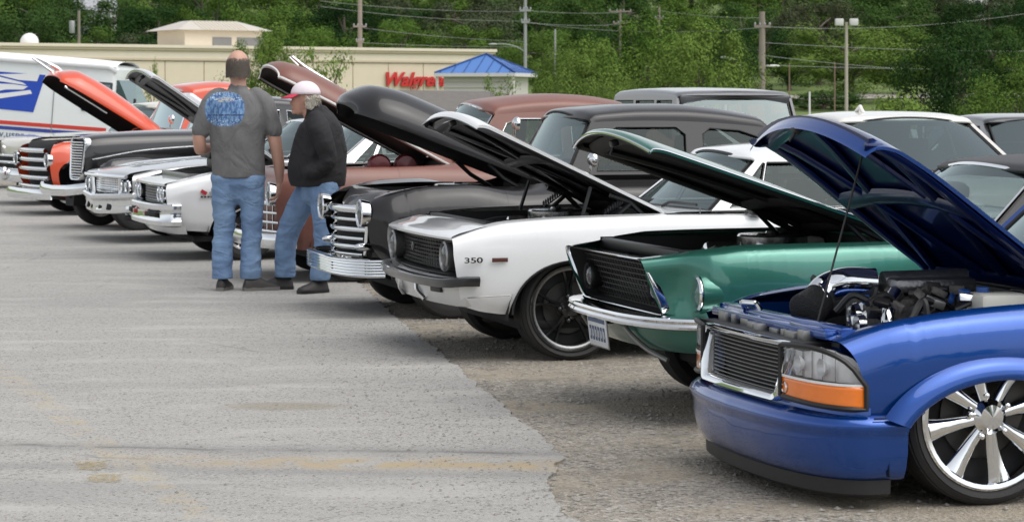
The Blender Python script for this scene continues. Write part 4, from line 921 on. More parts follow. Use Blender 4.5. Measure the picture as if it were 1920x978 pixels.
# ------------------------------------------------------------------ silver-white muscle car beside the men
SWHITE = paint('pearl_white_paint', (.66, .67, .68), .1, .3)
def chevelle():
    R = nose_root('pearl_coupe', 'pearl white sixties coupe with grey underside of raised hood, beside the men', 283, 23.95, -.78, 18.5)
    st = [(-.78, [(-.70, .74, .30), (-.74, .82, .38), (-.765, .855, .48), (-.785, .865, .58), (-.79, .85, .68), (-.77, .81, .735), (-.72, .70, .75)]),
          musc(-.5, .895, .29, .81), musc(-.3, .90, .28, .85), musc(0, .905, .28, .875), musc(.6, .905, .25, .89), musc(1.6, .90, .24, .88), musc(2.6, .91, .26, .90), musc(3.6, .86, .36, .80)]
    ar = [(0, .28, .37, .29), (2.6, .28, .37, .27)]
    G = side_grid(st, ar); MB().grid(G).mirror().build('body', SWHITE, R)
    for a in ar: wheel_well(R, a, .87)
    add_wheels(R, (0, 2.6), .69, .305, .2, .19, 'five', POLISHED)
    hd = [[(-.79-.02*(1-(v/.8)**2), v, .715), (-.79-.02*(1-(v/.8)**2), v, .735), (-.72, v, .755), (-.55, v, .785)] for v in [-.78+1.56*i/12 for i in range(13)]]
    MB().grid(surf(hd, 1, 3)).build('header_panel', SWHITE, R)
    gl = bpy.data.objects.new('grille', None); COL.objects.link(gl); gl.parent = R
    uf = lambda v, w: -.80+.05*(v/.8)**2
    ring_frame(loop_rr(.80, .80, .545, .72, .03), uf, [(1.0, 1.0, .02), (1.01, 1.02, -.01), (.98, .93, -.012), (.96, .88, .02), (.95, .85, .09)], (0, .632)).build('grille_trim', CHROME, gl)
    MB().grid([[(uf(v, 0)+.07, v, w) for w in (.55, .715)] for v in (-.78, -.4, 0, .4, .78)]).build('grille_backing', DARK, gl)
    grille_mesh(gl, lambda v, w: uf(v, w)+.03, .42, .42, .555, .71, 6, 14, GREYMET, .005)
    for v in (.70, .53, -.53, -.70): round_lamp(R, (-.785, v, .635), .068)
    plan = [(-.90, 0), (-.89, .4), (-.86, .70), (-.82, .84), (-.75, .925), (-.66, .935)]
    sweep(plan, [(-.07, .545), (-.01, .548), (.006, .535), (.006, .50), (-.012, .47), (-.012, .41), (.002, .385), (-.005, .345), (-.04, .335)]).build('bumper', CHROME, R, sharp=30)
    for s in (1, -1):
        MB().box((-.875, s*.55, .445), (.03, .36, .045), rot=(0, 0, s*-.1), bev=.008).build('bumper_slot', DARK, R)
        MB().box((-.888, s*.30, .445), (.03, .10, .045), bev=.008).build('marker_lamp', mat('red_lens', (.35, .02, .012), .2, 0, .8), R)
    sweep([(-.78, 0), (-.76, .5), (-.70, .78), (-.6, .84)], [(.0, .36), (-.01, .30), (-.05, .26)]).build('lower_valance', SWHITE, R)
    RD = mat('emblem_red', (.35, .02, .03), .4); GR = mat('emblem_grey', (.25, .27, .28), .4)
    MB().box((-.44, .912, .66), (.06, .004, .035), rot=(0, .5, 0)).build('flag_emblem', RD, R); MB().box((-.36, .914, .66), (.06, .004, .032), rot=(0, -.6, 0)).build('flag_emblem', GR, R)
    for k in range(5): MB().box((-.46+.032*k, .912, .617), (.022, .004, .016)).build('badge_letter', BLACK, R)
    engine_bay(R, -.55, .55, .68, .86, .45, GREYMET, seed=12, ec=BLACK)
    mb = MB(); mb.box((-.02, 0, 1.0), (.46, .46, .07), bev=.02); mb.box((-.02, 0, .91), (.36, .3, .1), bev=.01); mb.build('air_cleaner', BLACK, R)
    MB().box((-.02, 0, 1.04), (.48, .48, .012), bev=.005).build('air_cleaner_lid', POLISHED, R)
    UG = mat('hood_grey_underside', (.09, .09, .092), .5, .2, var=.3, vscale=6)
    ob, T, Hh = hood(R, .42, .885, radians(34.5), [(0, .70, .02, .01, 2, 0), (.05, .705, .03, 0, 2, 0), (.5, .71, .05, 0, 2, .02), (1.2, .71, .06, 0, 2, .04), (1.50, .70, .06, 0, 2, .06), (1.57, .69, .055, .02, 2, .06), (1.58, .685, .05, .04, 2, .06)], SWHITE, UG, th=.02, ribs=2, edge_trim=(POLISHED, .005, .012))
    MB().box(T(.8, 0, .085), (.62, .42, .07), rot=(0, radians(35), 0), bev=.03).build('hood_scoop', SWHITE, ob)
    for s in (1, -1): MB().tube([(.5, s*.64, .83), (.34, s*.64, .94), (.25, s*.64, 1.06)], .016, 6).build('hood_hinge', BLACK, R)
    cw = [[(.54, v, .888), (.75-.06*(1-(v/.78)**2), v, .895), (.98-.12*(1-(v/.78)**2), v, .89)] for v in [-.78+1.56*i/12 for i in range(13)]]
    MB().grid(surf(cw, 1, 3)).build('cowl', SWHITE, R)
    for v0 in (.3, -.3): MB().tube(curve([(.78, v0, .905), (.82, v0+.05, .93), (.88, v0+.35, .925)], 4), .009, 6).build('wiper', BLACK, R)
    cabin(R, SWHITE, (.88, .74, .895), (1.30, .60, 1.22), (2.1, .57, 1.22), (2.85, .68, .92), rail=.02, crown=.08, wins=[[(1.06, .915), (1.24, .915), (1.38, 1.19), (1.36, 1.19)], [(1.27, .915), (1.95, .915), (1.92, 1.205), (1.42, 1.205)], [(1.98, .915), (2.35, .92), (2.15, 1.17), (1.96, 1.205)]])
    deck(R, G, 2.7, SWHITE); underbody(R, -.5, 3.3, .7)
chevelle()
# ------------------------------------------------------------------ silver full-size car with chrome nose
SILV = paint('silver_paint', (.42, .43, .44), .6, .3)
def silver_car():
    R = nose_root('silver_car', 'silver sixties car, hood shut, with textured grille and wide split chrome bumper', 207, 26.85, -.85, 25)
    st = [(-.85, [(-.78, .78, .34), (-.82, .84, .42), (-.845, .88, .50), (-.86, .89, .60), (-.86, .88, .68), (-.83, .83, .735), (-.76, .72, .75)]),
          musc(-.55, .92, .31, .80), musc(-.2, .93, .30, .84), musc(.6, .93, .28, .88), musc(1.8, .92, .26, .90), musc(2.8, .93, .28, .90), musc(3.9, .88, .38, .80)]
    ar = [(0, .28, .36, .28), (2.8, .28, .36, .24)]
    G = side_grid(st, ar); MB().grid(G).mirror().build('body', SILV, R)
    for a in ar: wheel_well(R, a, .89)
    add_wheels(R, (0, 2.8), .70, .305, .2, .19, 'hubcap', CHROME)
    hp = []
    for v in [-.80+1.6*i/16 for i in range(17)]:
        q = 1-(v/.8)**2; hp.append([(-.90-.05*q, v, .70), (-.89-.05*q, v, .735), (-.80-.03*q, v, .765+.02*q), (-.5, v, .80+.035*q), (0, v, .845+.04*q), (.6, v, .885+.035*q), (.85, v, .90+.02*q)])
    MB().grid(surf(hp, 1, 3)).build('hood', SILV, R)
    MB().tube([(-.905-.05*(1-(v/.8)**2), v, .71) for v in [-.8+1.6*i/16 for i in range(17)]], .022, 8).build('hood_lip', CHROME, R)
    for s in (1, -1): MB().tube(curve([(-.88, s*.25, .755), (-.5, s*.30, .84), (.3, s*.32, .90), (.8, s*.32, .925)], 5), .010, 6).build('hood_moulding', CHROME, R)
    gl = bpy.data.objects.new('grille', None); COL.objects.link(gl); gl.parent = R
    uf = lambda v, w: -.92+.07*(v/.8)**2
    MB().grid([[(uf(v, 0)+.06, v, w) for w in (.50, .70)] for v in (-.82, -.4, 0, .4, .82)]).build('grille_backing', DARK, gl)
    grille_mesh(gl, lambda v, w: uf(v, w)+.02, .50, .48, .515, .69, 7, 18, CHROME, .008)
    for s in (1, -1): MB().tube([(uf(.52, 0), s*.54, .70), (uf(.52, 0)+.01, s*.52, .50)], .03, 8).build('grille_divider', CHROME, gl)
    for v in (.64, .80, -.64, -.80): round_lamp(R, (-.875, v, .605), .068)
    plan = [(-1.06, 0, -.02), (-1.03, .25, -.01), (-.99, .55, 0), (-.93, .80, .01), (-.82, .93, .02), (-.62, .965, .02)]
    sweep(plan, [(-.08, .525), (-.01, .53), (.01, .515), (.008, .485), (-.02, .455), (-.03, .40), (-.02, .36), (-.03, .325), (-.08, .315)]).build('bumper', CHROME, R, sharp=30)
    for s in (1, -1):
        for v in (.18, .42): MB().box((-1.0+.08*v, s*v, .385), (.05, .12, .08), rot=(0, .3, s*-.2), bev=.015).build('bumper_opening', DARK, R)
    cabin(R, SILV, (.95, .76, .91), (1.40, .61, 1.24), (2.3, .58, 1.24), (3.0, .70, .93), rail=.02, crown=.08, wins=[[(1.18, .93), (2.05, .93), (2.05, 1.225), (1.52, 1.225)], [(2.09, .93), (2.55, .94), (2.35, 1.19), (2.08, 1.225)]])
    deck(R, G, 2.9, SILV); underbody(R, -.5, 3.5, .7)
silver_car()
# ------------------------------------------------------------------ black car with tall shield grille
def shield_car():
    R = nose_root('black_coupe', 'black thirties car with tall upright ribbed chrome grille, hood shut, next to the orange truck', 143, 29.3, -.52, 29)
    st = [(-.52, [(-.40, .56, .34), (-.46, .64, .44), (-.50, .68, .54), (-.51, .68, .64), (-.48, .66, .72), (-.42, .60, .77), (-.36, .40, .72)]),
          pont(-.3, .80, .36, .84, .42, .72), pont(0, .82, .34, .86, .40, .74), pont(.4, .82, .30, .80, .42, .76), pont(.85, .82, .26, .74, .52, .80), pont(1.2, .80, .26, .90, .70, 1.08), pont(2.3, .80, .26, .92, .70, 1.08), pont(2.8, .84, .28, .92, .66, 1.05), pont(3.5, .66, .36, .76, .42, .84)]
    ar = [(0, .30, .37, .32), (2.65, .28, .36, .26)]
    GB = mat('gloss_black_paint', (.010, .010, .011), .3, 0, 1., crough=.06)
    G = side_grid(st, ar); MB().grid(G).mirror().build('body', GB, R)
    for a in ar: wheel_well(R, a, .78, .3)
    add_wheels(R, (0, 2.65), .66, .325, .21, .16, 'hubcap', CHROME)
    hp = []
    for u, hw, top, bot in ((-.50, .26, 1.06, .58), (-.42, .29, 1.11, .60), (-.1, .36, 1.145, .68), (.4, .46, 1.17, .74), (.9, .58, 1.185, .80), (1.15, .66, 1.19, .9)):
        hp.append([(u, hw*.90, bot), (u, hw, bot+(top-bot)*.45), (u, hw*.96, bot+(top-bot)*.72), (u, hw*.72, bot+(top-bot)*.92), (u, hw*.35, top-.008), (u, 0, top), (u, -hw*.35, top-.008), (u, -hw*.72, bot+(top-bot)*.92), (u, -hw*.96, bot+(top-bot)*.72), (u, -hw, bot+(top-bot)*.45), (u, -hw*.90, bot)])
    MB().grid(surf(hp, 4, 3)).build('hood', GB, R)
    for s in (1, -1): MB().tube(curve([(-.42, s*.29, .83), (.2, s*.425, .94), (.9, s*.585, .99)], 5), .008, 6).build('hood_moulding', CHROME, R)
    gl = bpy.data.objects.new('grille', None); COL.objects.link(gl); gl.parent = R
    L = loop_rr(.27, .20, .58, 1.09, .10, 6)
    ring_frame(L, lambda v, w: -.53+(w-.6)*.06+.3*v*v, [(1.0, 1.0, .06), (1.02, 1.01, .0), (.97, .985, -.02), (.86, .93, -.01), (.82, .91, .05)], (0, .84)).build('grille_frame', CHROME, gl)
    MB().grid([[(-.47, v, w) for w in (.60, 1.06)] for v in (-.22, 0, .22)]).build('grille_backing', DARK, gl)
    bars(gl, [.615+.032*i for i in range(14)], lambda v: -.525+.3*v*v, [.17+.003*i for i in range(14)], .0095, POLISHED)
    sweep([(-.82, 0, .0), (-.80, .4, .01), (-.74, .65, .03), (-.64, .78, .05)], [(-.03, .52), (.0, .525), (.016, .49), (.016, .44), (.0, .40), (-.03, .40)]).build('bumper', CHROME, R, sharp=30)
    cabin(R, GB, (1.10, .66, 1.12), (1.25, .58, 1.44), (2.3, .55, 1.42), (2.9, .62, 1.06), rail=.03, crown=.12, round_=.1, belt=[(1.10, 1.08), (2.9, 1.04)], wins=[[(1.24, 1.14), (1.85, 1.13), (1.85, 1.41), (1.36, 1.41)], [(1.95, 1.12), (2.4, 1.11), (2.35, 1.34), (1.95, 1.41)]])
    deck(R, G, 2.8, GB, crown=.14); underbody(R, -.2, 3.2, .6)
shield_car()
# ------------------------------------------------------------------ orange fifties pickup
ORNG = paint('orange_red_paint', (.66, .080, .028), .0, .3)
def orange_truck():
    R = nose_root('orange_pickup', 'orange fifties pickup truck, deep hood raised, with stacked chrome grille bars', 62, 33.1, -.68, 27, 'truck')
    st = [(-.68, [(-.52, .62, .26), (-.60, .72, .38), (-.655, .78, .52), (-.68, .80, .68), (-.67, .79, .82), (-.62, .72, .92), (-.54, .52, .955)]),
          pont(-.45, .87, .26, .97, .55, .98), pont(0, .88, .28, .985, .55, 1.0), pont(.6, .86, .26, .93, .56, 1.03), pont(1.0, .84, .24, 1.0, .74, 1.08), pont(1.9, .84, .24, 1.0, .74, 1.08), pont(2.4, .84, .28, .98, .72, 1.02), pont(3.8, .84, .32, .98, .72, 1.02)]
    ar = [(0, .29, .38, .33), (2.75, .29, .38, .30)]
    G = side_grid(st, ar); MB().grid(G).mirror().build('body', ORNG, R)
    for a in ar: wheel_well(R, a, .85)
    add_wheels(R, (0, 2.75), .68, .33, .22, .18, 'hubcap', CHROME, wall=.16)
    nose_panel(R, [(-.60, .30, .1), (-.66, .45, .1), (-.67, .70, .1), (-.66, .86, .08)], [(-.60, .95, .04), (-.5, .985, 0), (-.42, .99, 0)], DARK, .60)
    gl = bpy.data.objects.new('grille', None); COL.objects.link(gl); gl.parent = R
    bars(gl, [.86, .74, .62, .50, .38], lambda v: -.74+.18*v*v, [.58, .62, .66, .68, .70], [.032, .030, .030, .030, .032])
    for v in (.74, -.74): round_lamp(R, (-.70, v, .74), .088)
    sweep([(-.90, 0), (-.88, .45), (-.82, .75), (-.70, .90)], [(-.03, .36), (.0, .36), (.015, .32), (.012, .26), (.0, .22), (-.03, .22)]).build('bumper', CHROME, R, sharp=30)
    engine_bay(R, -.42, .80, .54, 1.0, .5, BLACK, seed=21)
    ob, T, Hh = hood(R, .86, 1.03, radians(31), [(0, .64, .22, 0, 2.6, 0), (.4, .65, .27, 0, 2.6, 0), (.9, .63, .30, 0, 2.6, 0), (1.25, .58, .28, .0, 2.6, .03), (1.42, .50, .17, .0, 2.6, .05), (1.49, .44, .10, .0, 2.6, .06), (1.50, .42, .06, .005, 2.6, .06)], ORNG, DARK, th=.02, n=29, frame=False)
    MB().tube([T(1.30, -.1, .19), T(1.5, -.1, .20), T(1.80, -.1, .17), T(1.86, -.1, .14), T(1.5, -.1, .12)], [.01, .03, .025, .015, .02], 8).build('hood_ornament', CHROME, ob)
    MB().tube([T(1.42, .47, -.05), T(.75, .53, -.06)], .022, 8).build('hood_side_bar', CHROME, ob)
    MB().box(T(.25, .565, .06), (.14, .012, .05), rot=(0, .55, 0), bev=.004).build('hood_badge', CHROME, ob)
    cabin(R, ORNG, (1.15, .72, 1.10), (1.36, .63, 1.60), (2.25, .62, 1.60), (2.35, .70, 1.10), rail=.02, crown=.17, round_=.12, wins=[[(1.36, 1.14), (2.12, 1.14), (2.12, 1.55), (1.54, 1.55)]], backbase=(2.35, .60, 1.14))
    MB().box((2.40, 0, .65), (.04, 1.6, .7)).box((2.95, 0, .55), (1.65, 1.5, .04)).box((3.78, 0, .65), (.04, 1.6, .6)).build('truck_bed', ORNG, R)
    underbody(R, -.3, 3.6, .6); mirror_out(R, (.98, .90, 1.28), .07, .1)
    cw = [[(.84, v, 1.02+.14*(1-abs(v/.72)**2.4)), (.95, v, 1.08+.10*(1-abs(v/.72)**2.4)), (1.2-.10*(1-(v/.72)**2), v, 1.10)] for v in [-.73+1.46*i/12 for i in range(13)]]
    MB().grid(surf(cw, 1, 3)).build('cowl', ORNG, R)
orange_truck()
# ------------------------------------------------------------------ cream car at the end of the row
CREAM = paint('cream_paint', (.66, .63, .56), .0, .35)
def cream_car():
    R = nose_root('cream_car', 'cream white fifties car with heavy chrome bumper at the end of the row', 22, 36.3, -.75, 30)
    st = [(-.75, [(-.66, .70, .36), (-.71, .78, .46), (-.74, .82, .58), (-.75, .83, .72), (-.74, .82, .86), (-.70, .76, .93), (-.62, .58, .95)]),
          pont(-.4, .88, .30, .97, .55, .97), pont(.6, .90, .28, .98, .60, .99), pont(1.8, .90, .26, .97, .74, 1.0), pont(2.8, .90, .28, .97, .74, 1.0), pont(3.9, .76, .38, .86, .55, .90)]
    ar = [(0, .28, .37, .30), (2.8, .27, .36, .22)]
    G = side_grid(st, ar); MB().grid(G).mirror().build('body', CREAM, R)
    for a in ar: wheel_well(R, a, .86)
    add_wheels(R, (0, 2.8), .69, .32, .21, .17, 'hubcap', CHROME)
    nose_panel(R, [(-.70, .34, .08), (-.76, .50, .08), (-.77, .70, .08), (-.76, .90, .06)], [(-.68, .97, .03), (-.2, 1.02, .0), (.6, 1.05, 0), (1.0, 1.06, 0)], CREAM, .66, 'hood')
    gl = bpy.data.objects.new('grille', None); COL.objects.link(gl); gl.parent = R
    bars(gl, [.72, .62, .52], lambda v: -.80+.12*v*v, [.56, .60, .62], [.02, .026, .02])
    MB().grid([[(-.775, v, w) for w in (.50, .74)] for v in (-.55, 0, .55)]).build('grille_backing', DARK, gl)
    for v in (.70, -.70): round_lamp(R, (-.785, v, .80), .085)
    sweep([(-.98, 0), (-.96, .45), (-.90, .78), (-.74, .94), (-.58, .95)], [(-.04, .52), (.0, .52), (.02, .48), (.02, .40), (.0, .35), (-.04, .34)]).build('bumper', CHROME, R, sharp=30)
    for s in (1, -1): MB().ell((-1.0, s*.42, .47), (.07, .06, .10)).build('bumper_guard', CHROME, R)
    cabin(R, CREAM, (1.0, .74, 1.04), (1.30, .62, 1.40), (2.4, .6, 1.40), (3.0, .70, 1.02), rail=.02, crown=.10, belt=[(1.0, 1.0), (3.0, 1.0)], wins=[[(1.22, 1.06), (1.9, 1.06), (1.9, 1.38), (1.45, 1.38)], [(1.98, 1.06), (2.55, 1.06), (2.4, 1.34), (1.98, 1.38)]])
    deck(R, G, 2.9, CREAM, crown=.06); underbody(R, -.3, 3.4, .66)
cream_car()
# ================================================================== cars parked behind
def modern(name, label, px, d, th, pt, roofw, hw=.86, cab=(.55, 1.35, 2.7, 3.1), glassm=None, nose=-.8, cat='car', hoodw=.88, tail=3.5, z=0.):
    R = nose_root(name, label, px, d, nose, th, cat, z)
    bw = hoodw+.02
    st = [(nose, [(nose+.06, hw-.14, .28), (nose+.02, hw-.08, .36), (nose, hw-.05, .46), (nose, hw-.05, .56), (nose+.02, hw-.06, hoodw-.2), (nose+.08, hw-.1, hoodw-.14), (nose+.14, hw-.2, hoodw-.12)]),
          musc(nose+.35, hw, .26, hoodw-.06), musc(0, hw+.01, .26, hoodw-.02), musc(cab[0], hw, .25, bw), musc(cab[2], hw, .25, bw), musc(tail, hw-.05, .34, bw-.06)]
    ar = [(0, .29, .37, .30), (2.6, .29, .37, .30)]
    G = side_grid(st, ar, du=.12); MB().grid(G).mirror().build('body', pt, R)
    for a in ar: wheel_well(R, a, hw-.03)
    add_wheels(R, (0, 2.6), hw-.2, .315, .22, .2, 'five', POLISHED)
    hp = []
    for v in [-(hw-.16)+2*(hw-.16)*i/12 for i in range(13)]:
        q = 1-(v/(hw-.16))**2; hp.append([(nose+.12-.14*q, v, hoodw-.17), (nose+.2-.12*q, v, hoodw-.11+.01*q), (0, v, hoodw-.01+.02*q), (cab[0], v, bw+.02*q), (cab[0]+.12, v, bw+.01)])
    MB().grid(surf(hp, 1, 3)).build('hood', pt, R)
    fr = []
    for v in [-(hw-.12)+2*(hw-.12)*i/12 for i in range(13)]:
        q = 1-(v/(hw-.12))**2; fr.append([(nose+.10-.12*q, v, .27), (nose+.03-.14*q, v, .40), (nose+.03-.14*q, v, .52), (nose+.10-.14*q, v, hoodw-.15)])
    MB().grid(surf(fr, 1, 3)).build('front_fascia', pt, R)
    bars(R, [.60, .55, .50], lambda v: nose-.10+.2*v*v, [.42, .42, .42], .012, GREYMET)
    for s in (1, -1):
        MB().ell((nose+.06, s*(hw-.16), .62), (.07, .13, .055)).build('headlight', LENS, R)
        MB().box((cab[0]+.42, s*(hw+.06), bw+.08), (.08, .14, .11), bev=.03).build('mirror', pt, R)
    v1 = hw-.10; rt = roofw-.09
    cabin(R, pt, (cab[0], v1, bw), (cab[1], v1-.14, rt), (cab[2], v1-.14, rt), (cab[3], v1-.02, bw), rail=.02, crown=.09, bulge=.14, trim=BLACK,
          wins=[[(cab[0]+.32, bw+.02), ((cab[1]+cab[2])/2-.04, bw+.02), ((cab[1]+cab[2])/2-.04, rt-.02), (cab[1]+.10, rt-.02)], [((cab[1]+cab[2])/2+.04, bw+.02), (cab[3]-.20, bw+.02), (cab[2]-.02, rt-.03), ((cab[1]+cab[2])/2+.04, rt-.02)]])
    deck(R, G, cab[3]-.05, pt); underbody(R, nose+.3, tail-.2, hw-.2)
    return R
OFFW = paint('off_white_paint', (.72, .70, .66), 0, .3)
R = modern('white_sedan', 'white sedan parked in the second row behind the blue pickup, seen through its windshield', 1850, 20.6, 101, OFFW, 1.40, hw=.88, cab=(.30, 1.15, 2.5, 3.0), tail=3.5)
MB().tube([(1.45, -.3, 1.40), (1.55, -.3, 1.47), (1.66, -.3, 1.42)], .02, 8).build('antenna_fin', OFFW, R)
MB().box((.98, .02, 1.22), (.02, .06, .10), rot=(0, .6, 0), bev=.008).build('rear_view_mirror', mat('mirror_back', (.5, .52, .52), .4), R)
modern('dark_sedan', 'dark grey car parked beyond the white sedan', 2095, 24.5, 98, paint('charcoal_paint', (.03, .032, .036), .3, .35), 1.36, hw=.88)
def jeep():
    R = nose_root('grey_jeep', 'grey boxy off-road vehicle with flat windshield, parked beyond the black sedan', 1496, 25.2, -.7, 107)
    JG = paint('grey_jeep_paint', (.11, .113, .122), .2, .35)
    st = [(-.7, [(.60, .5), (.62, .6), (.62, .7), (.62, .8), (.61, .9), (.58, .97), (.5, .985)]), (-.3, [(.66, .42), (.67, .6), (.67, .7), (.67, .8), (.66, .9), (.64, .99), (.55, 1.0)]), (.8, [(.74, .35), (.75, .6), (.75, .7), (.75, .8), (.74, .95), (.73, 1.02), (.66, 1.03)]), (3.2, [(.74, .35), (.75, .6), (.75, .7), (.75, .8), (.74, .95), (.73, 1.02), (.66, 1.03)])]
    G = side_grid(st, [(2.5, .35, .40, .34)], du=.2); MB().grid(G).mirror().build('body', JG, R)
    MB().grid(surf([[(-.7, v, .98), (.3, v, 1.02), (.9, v, 1.03)] for v in (-.58, -.3, 0, .3, .58)], 3, 3)).build('hood', JG, R)
    MB().box((-.70, 0, .72), (.06, 1.2, .50), bev=.02).build('front_panel', JG, R)
    for i in range(7): MB().box((-.735, -.24+.08*i, .76), (.02, .035, .26), bev=.008).build('grille_slot', DARK, R)
    for s in (1, -1):
        round_lamp(R, (-.745, s*.44, .80), .08); mb = MB(); mb.grid([[(.0-.46*cos(pi*i/12), s*v, .50+.32*sin(pi*i/12)) for v in (.62, .90)] for i in range(13)]); mb.solid(.03); mb.build('fender', BLACK, R)
        MB().box((.95, s*.86, 1.18), (.08, .14, .16), bev=.03).build('mirror', BLACK, R)
    MB().box((-.86, 0, .52), (.14, 1.5, .16), bev=.03).build('bumper', BLACK, R)
    add_wheels(R, (0, 2.5), .72, .39, .22, .23, 'five', GREYMET)
    cabin(R, JG, (.82, .72, 1.03), (1.02, .66, 1.56), (3.05, .66, 1.58), (3.18, .72, 1.03), rail=.01, crown=.09, round_=.05, bulge=.03, trim=BLACK, wsg=glass('jeep_glass', (.40, .46, .46), .16, 1.5), wins=[[(1.02, 1.07), (1.62, 1.07), (1.62, 1.53), (1.16, 1.53)], [(1.72, 1.07), (2.30, 1.07), (2.30, 1.53), (1.72, 1.53)], [(2.40, 1.07), (3.05, 1.07), (3.0, 1.53), (2.40, 1.53)]])
    MB().box((1.02, 0, 1.54), (.08, 1.28, .10), rot=(0, -.3, 0), bev=.015).build('windshield_header', JG, R)
    MB().box((3.19, 0, .7), (.05, 1.46, .66), bev=.01).build('tailgate', JG, R); underbody(R, -.5, 3.1, .6, .4)
jeep()
# ------------------------------------------------------------------ mail truck
def mail_truck():
    R = thing('mail_truck', 'white postal delivery truck with blue eagle emblem and red and blue stripes', 'truck', (-6.95, 43.4, .03), 0); R.rotation_euler = (0, radians(4.2), radians(-4))
    WT = paint('postal_white_paint', (.70, .74, .73), 0, .4, .4)
    x0, x1, t, b = -4.0, .0, 2.12, .42      # built in metres: x along the side, y away from the camera
    mb = MB(False)
    mb.box(((x0+x1)/2, 0, (t+b)/2), (x1-x0, 1.75, t-b), bev=.09, seg=4); mb.build('body', WT, R)
    rf = MB(False)
    P = [[(x0-.02+(x1-x0+.04)*i/10, -.92+1.84*j/10, t-.04+.10*(1-((-1+2*j/10)**4))+.02*(1-(-1+2*i/10)**4)) for j in range(11)] for i in range(11)]
    rf.grid(P); rf.build('roof', mat('postal_roof', (.78, .80, .80), .5), R)
    for s in (-1, 1): MB(False).tube([(x0+.02, s*.90, t-.03), (x1-.12, s*.90, t-.03), (x1+.02, s*.84, t-.10)], .055, 10).build('roof_gutter', mat('postal_roof', (0, 0, 0)), R)
    # cab and hood at the right end
    mb = MB(False); mb.prism([(x1-.06, b), (x1+.92, b), (x1+.95, .95), (x1+.55, 1.12), (x1+.10, 1.12), (x1-.06, 1.12)], 'y', -.82, .82); mb.build('nose', WT, R)
    mb = MB(False); mb.prism([(x1-.06, 1.12), (x1+.42, 1.12), (x1+.04, 1.86), (x1-.06, 1.86)], 'y', -.76, .76); mb.build('windshield', glass('postal_glass', (.5, .6, .6), .2), R)
    MB(False).box((x1-.30, -.885, 1.55), (.46, .02, .46), bev=.02).build('cab_window', glass('postal_glass'), R)
    MB(False).box((x1-.30, -.878, 1.55), (.52, .012, .52), bev=.02).build('window_surround', mat('cab_dark', (.04, .06, .06), .5), R)
    for u in (-1.06,): MB(False).box((u, -.882, 1.25), (.012, .01, 1.6)).build('door_seam', GREYMET, R)
    RED = mat('stripe_red', (.55, .04, .025), .5); BLU = mat('stripe_blue', (.03, .05, .26), .5); EB = mat('emblem_blue', (.010, .06, .42), .45)
    for (n_, z0, z1, m) in (('red_stripe', .955, 1.02, RED), ('blue_stripe', .865, .925, BLU)):
        MB(False).box(((x0+x1)/2-.02, -.878, (z0+z1)/2), (x1-x0-.16, .008, z1-z0)).build(n_, m, R)
    text_mesh('web_address', 'www.usps.com', .17, mat('letter_blue', (.10, .14, .22), .5), R, (-2.30, -.882, .735), (pi/2, 0, 0), .003, .0, .001, 1.1)
    # eagle emblem: blue field with white swept head
    e = MB(False); e.prism([(-3.0, 1.24), (-1.40, 1.20), (-1.23, 1.86), (-2.9, 1.86)], 'y', -.884, -.876); em = e.build('emblem_field', EB, R)
    W2 = mat('emblem_white', (.72, .74, .74), .5)
    for poly in ([(-3.0, 1.78), (-2.2, 1.80), (-1.62, 1.70), (-1.55, 1.66), (-2.4, 1.72), (-3.0, 1.70)], [(-2.35, 1.44), (-2.42, 1.64), (-1.80, 1.66), (-1.52, 1.64), (-1.60, 1.58), (-1.9, 1.56)], [(-3.0, 1.24), (-2.4, 1.42), (-1.9, 1.50), (-1.48, 1.58), (-1.44, 1.52), (-1.8, 1.44), (-2.3, 1.33), (-2.8, 1.235)], [(-2.1, 1.81), (-1.33, 1.88), (-1.37, 1.74), (-1.7, 1.74)]):
        MB(False).prism(poly, 'y', -.890, -.884).build('emblem_wing', W2, em)
    for x in (-3.05, .25):
        for s in (-1, 1):
            w = wheel(R, x, -s*-.74, .33, .2, .19, 'hubcap', GREYMET); w.location = (x, s*.74, .33)
    for s in (-1,): mb = MB(False); mb.box((.40, s*1.02, 1.42), (.05, .05, .3), bev=.02); mb.tube([(.3, s*.8, 1.2), (.4, s*1.0, 1.3)], .015, 6); mb.build('mirror', BLACK, R)
    MB(False).box((-1.8, 0, .36), (4.2, 1.5, .14)).build('chassis', DARK, R)
mail_truck()
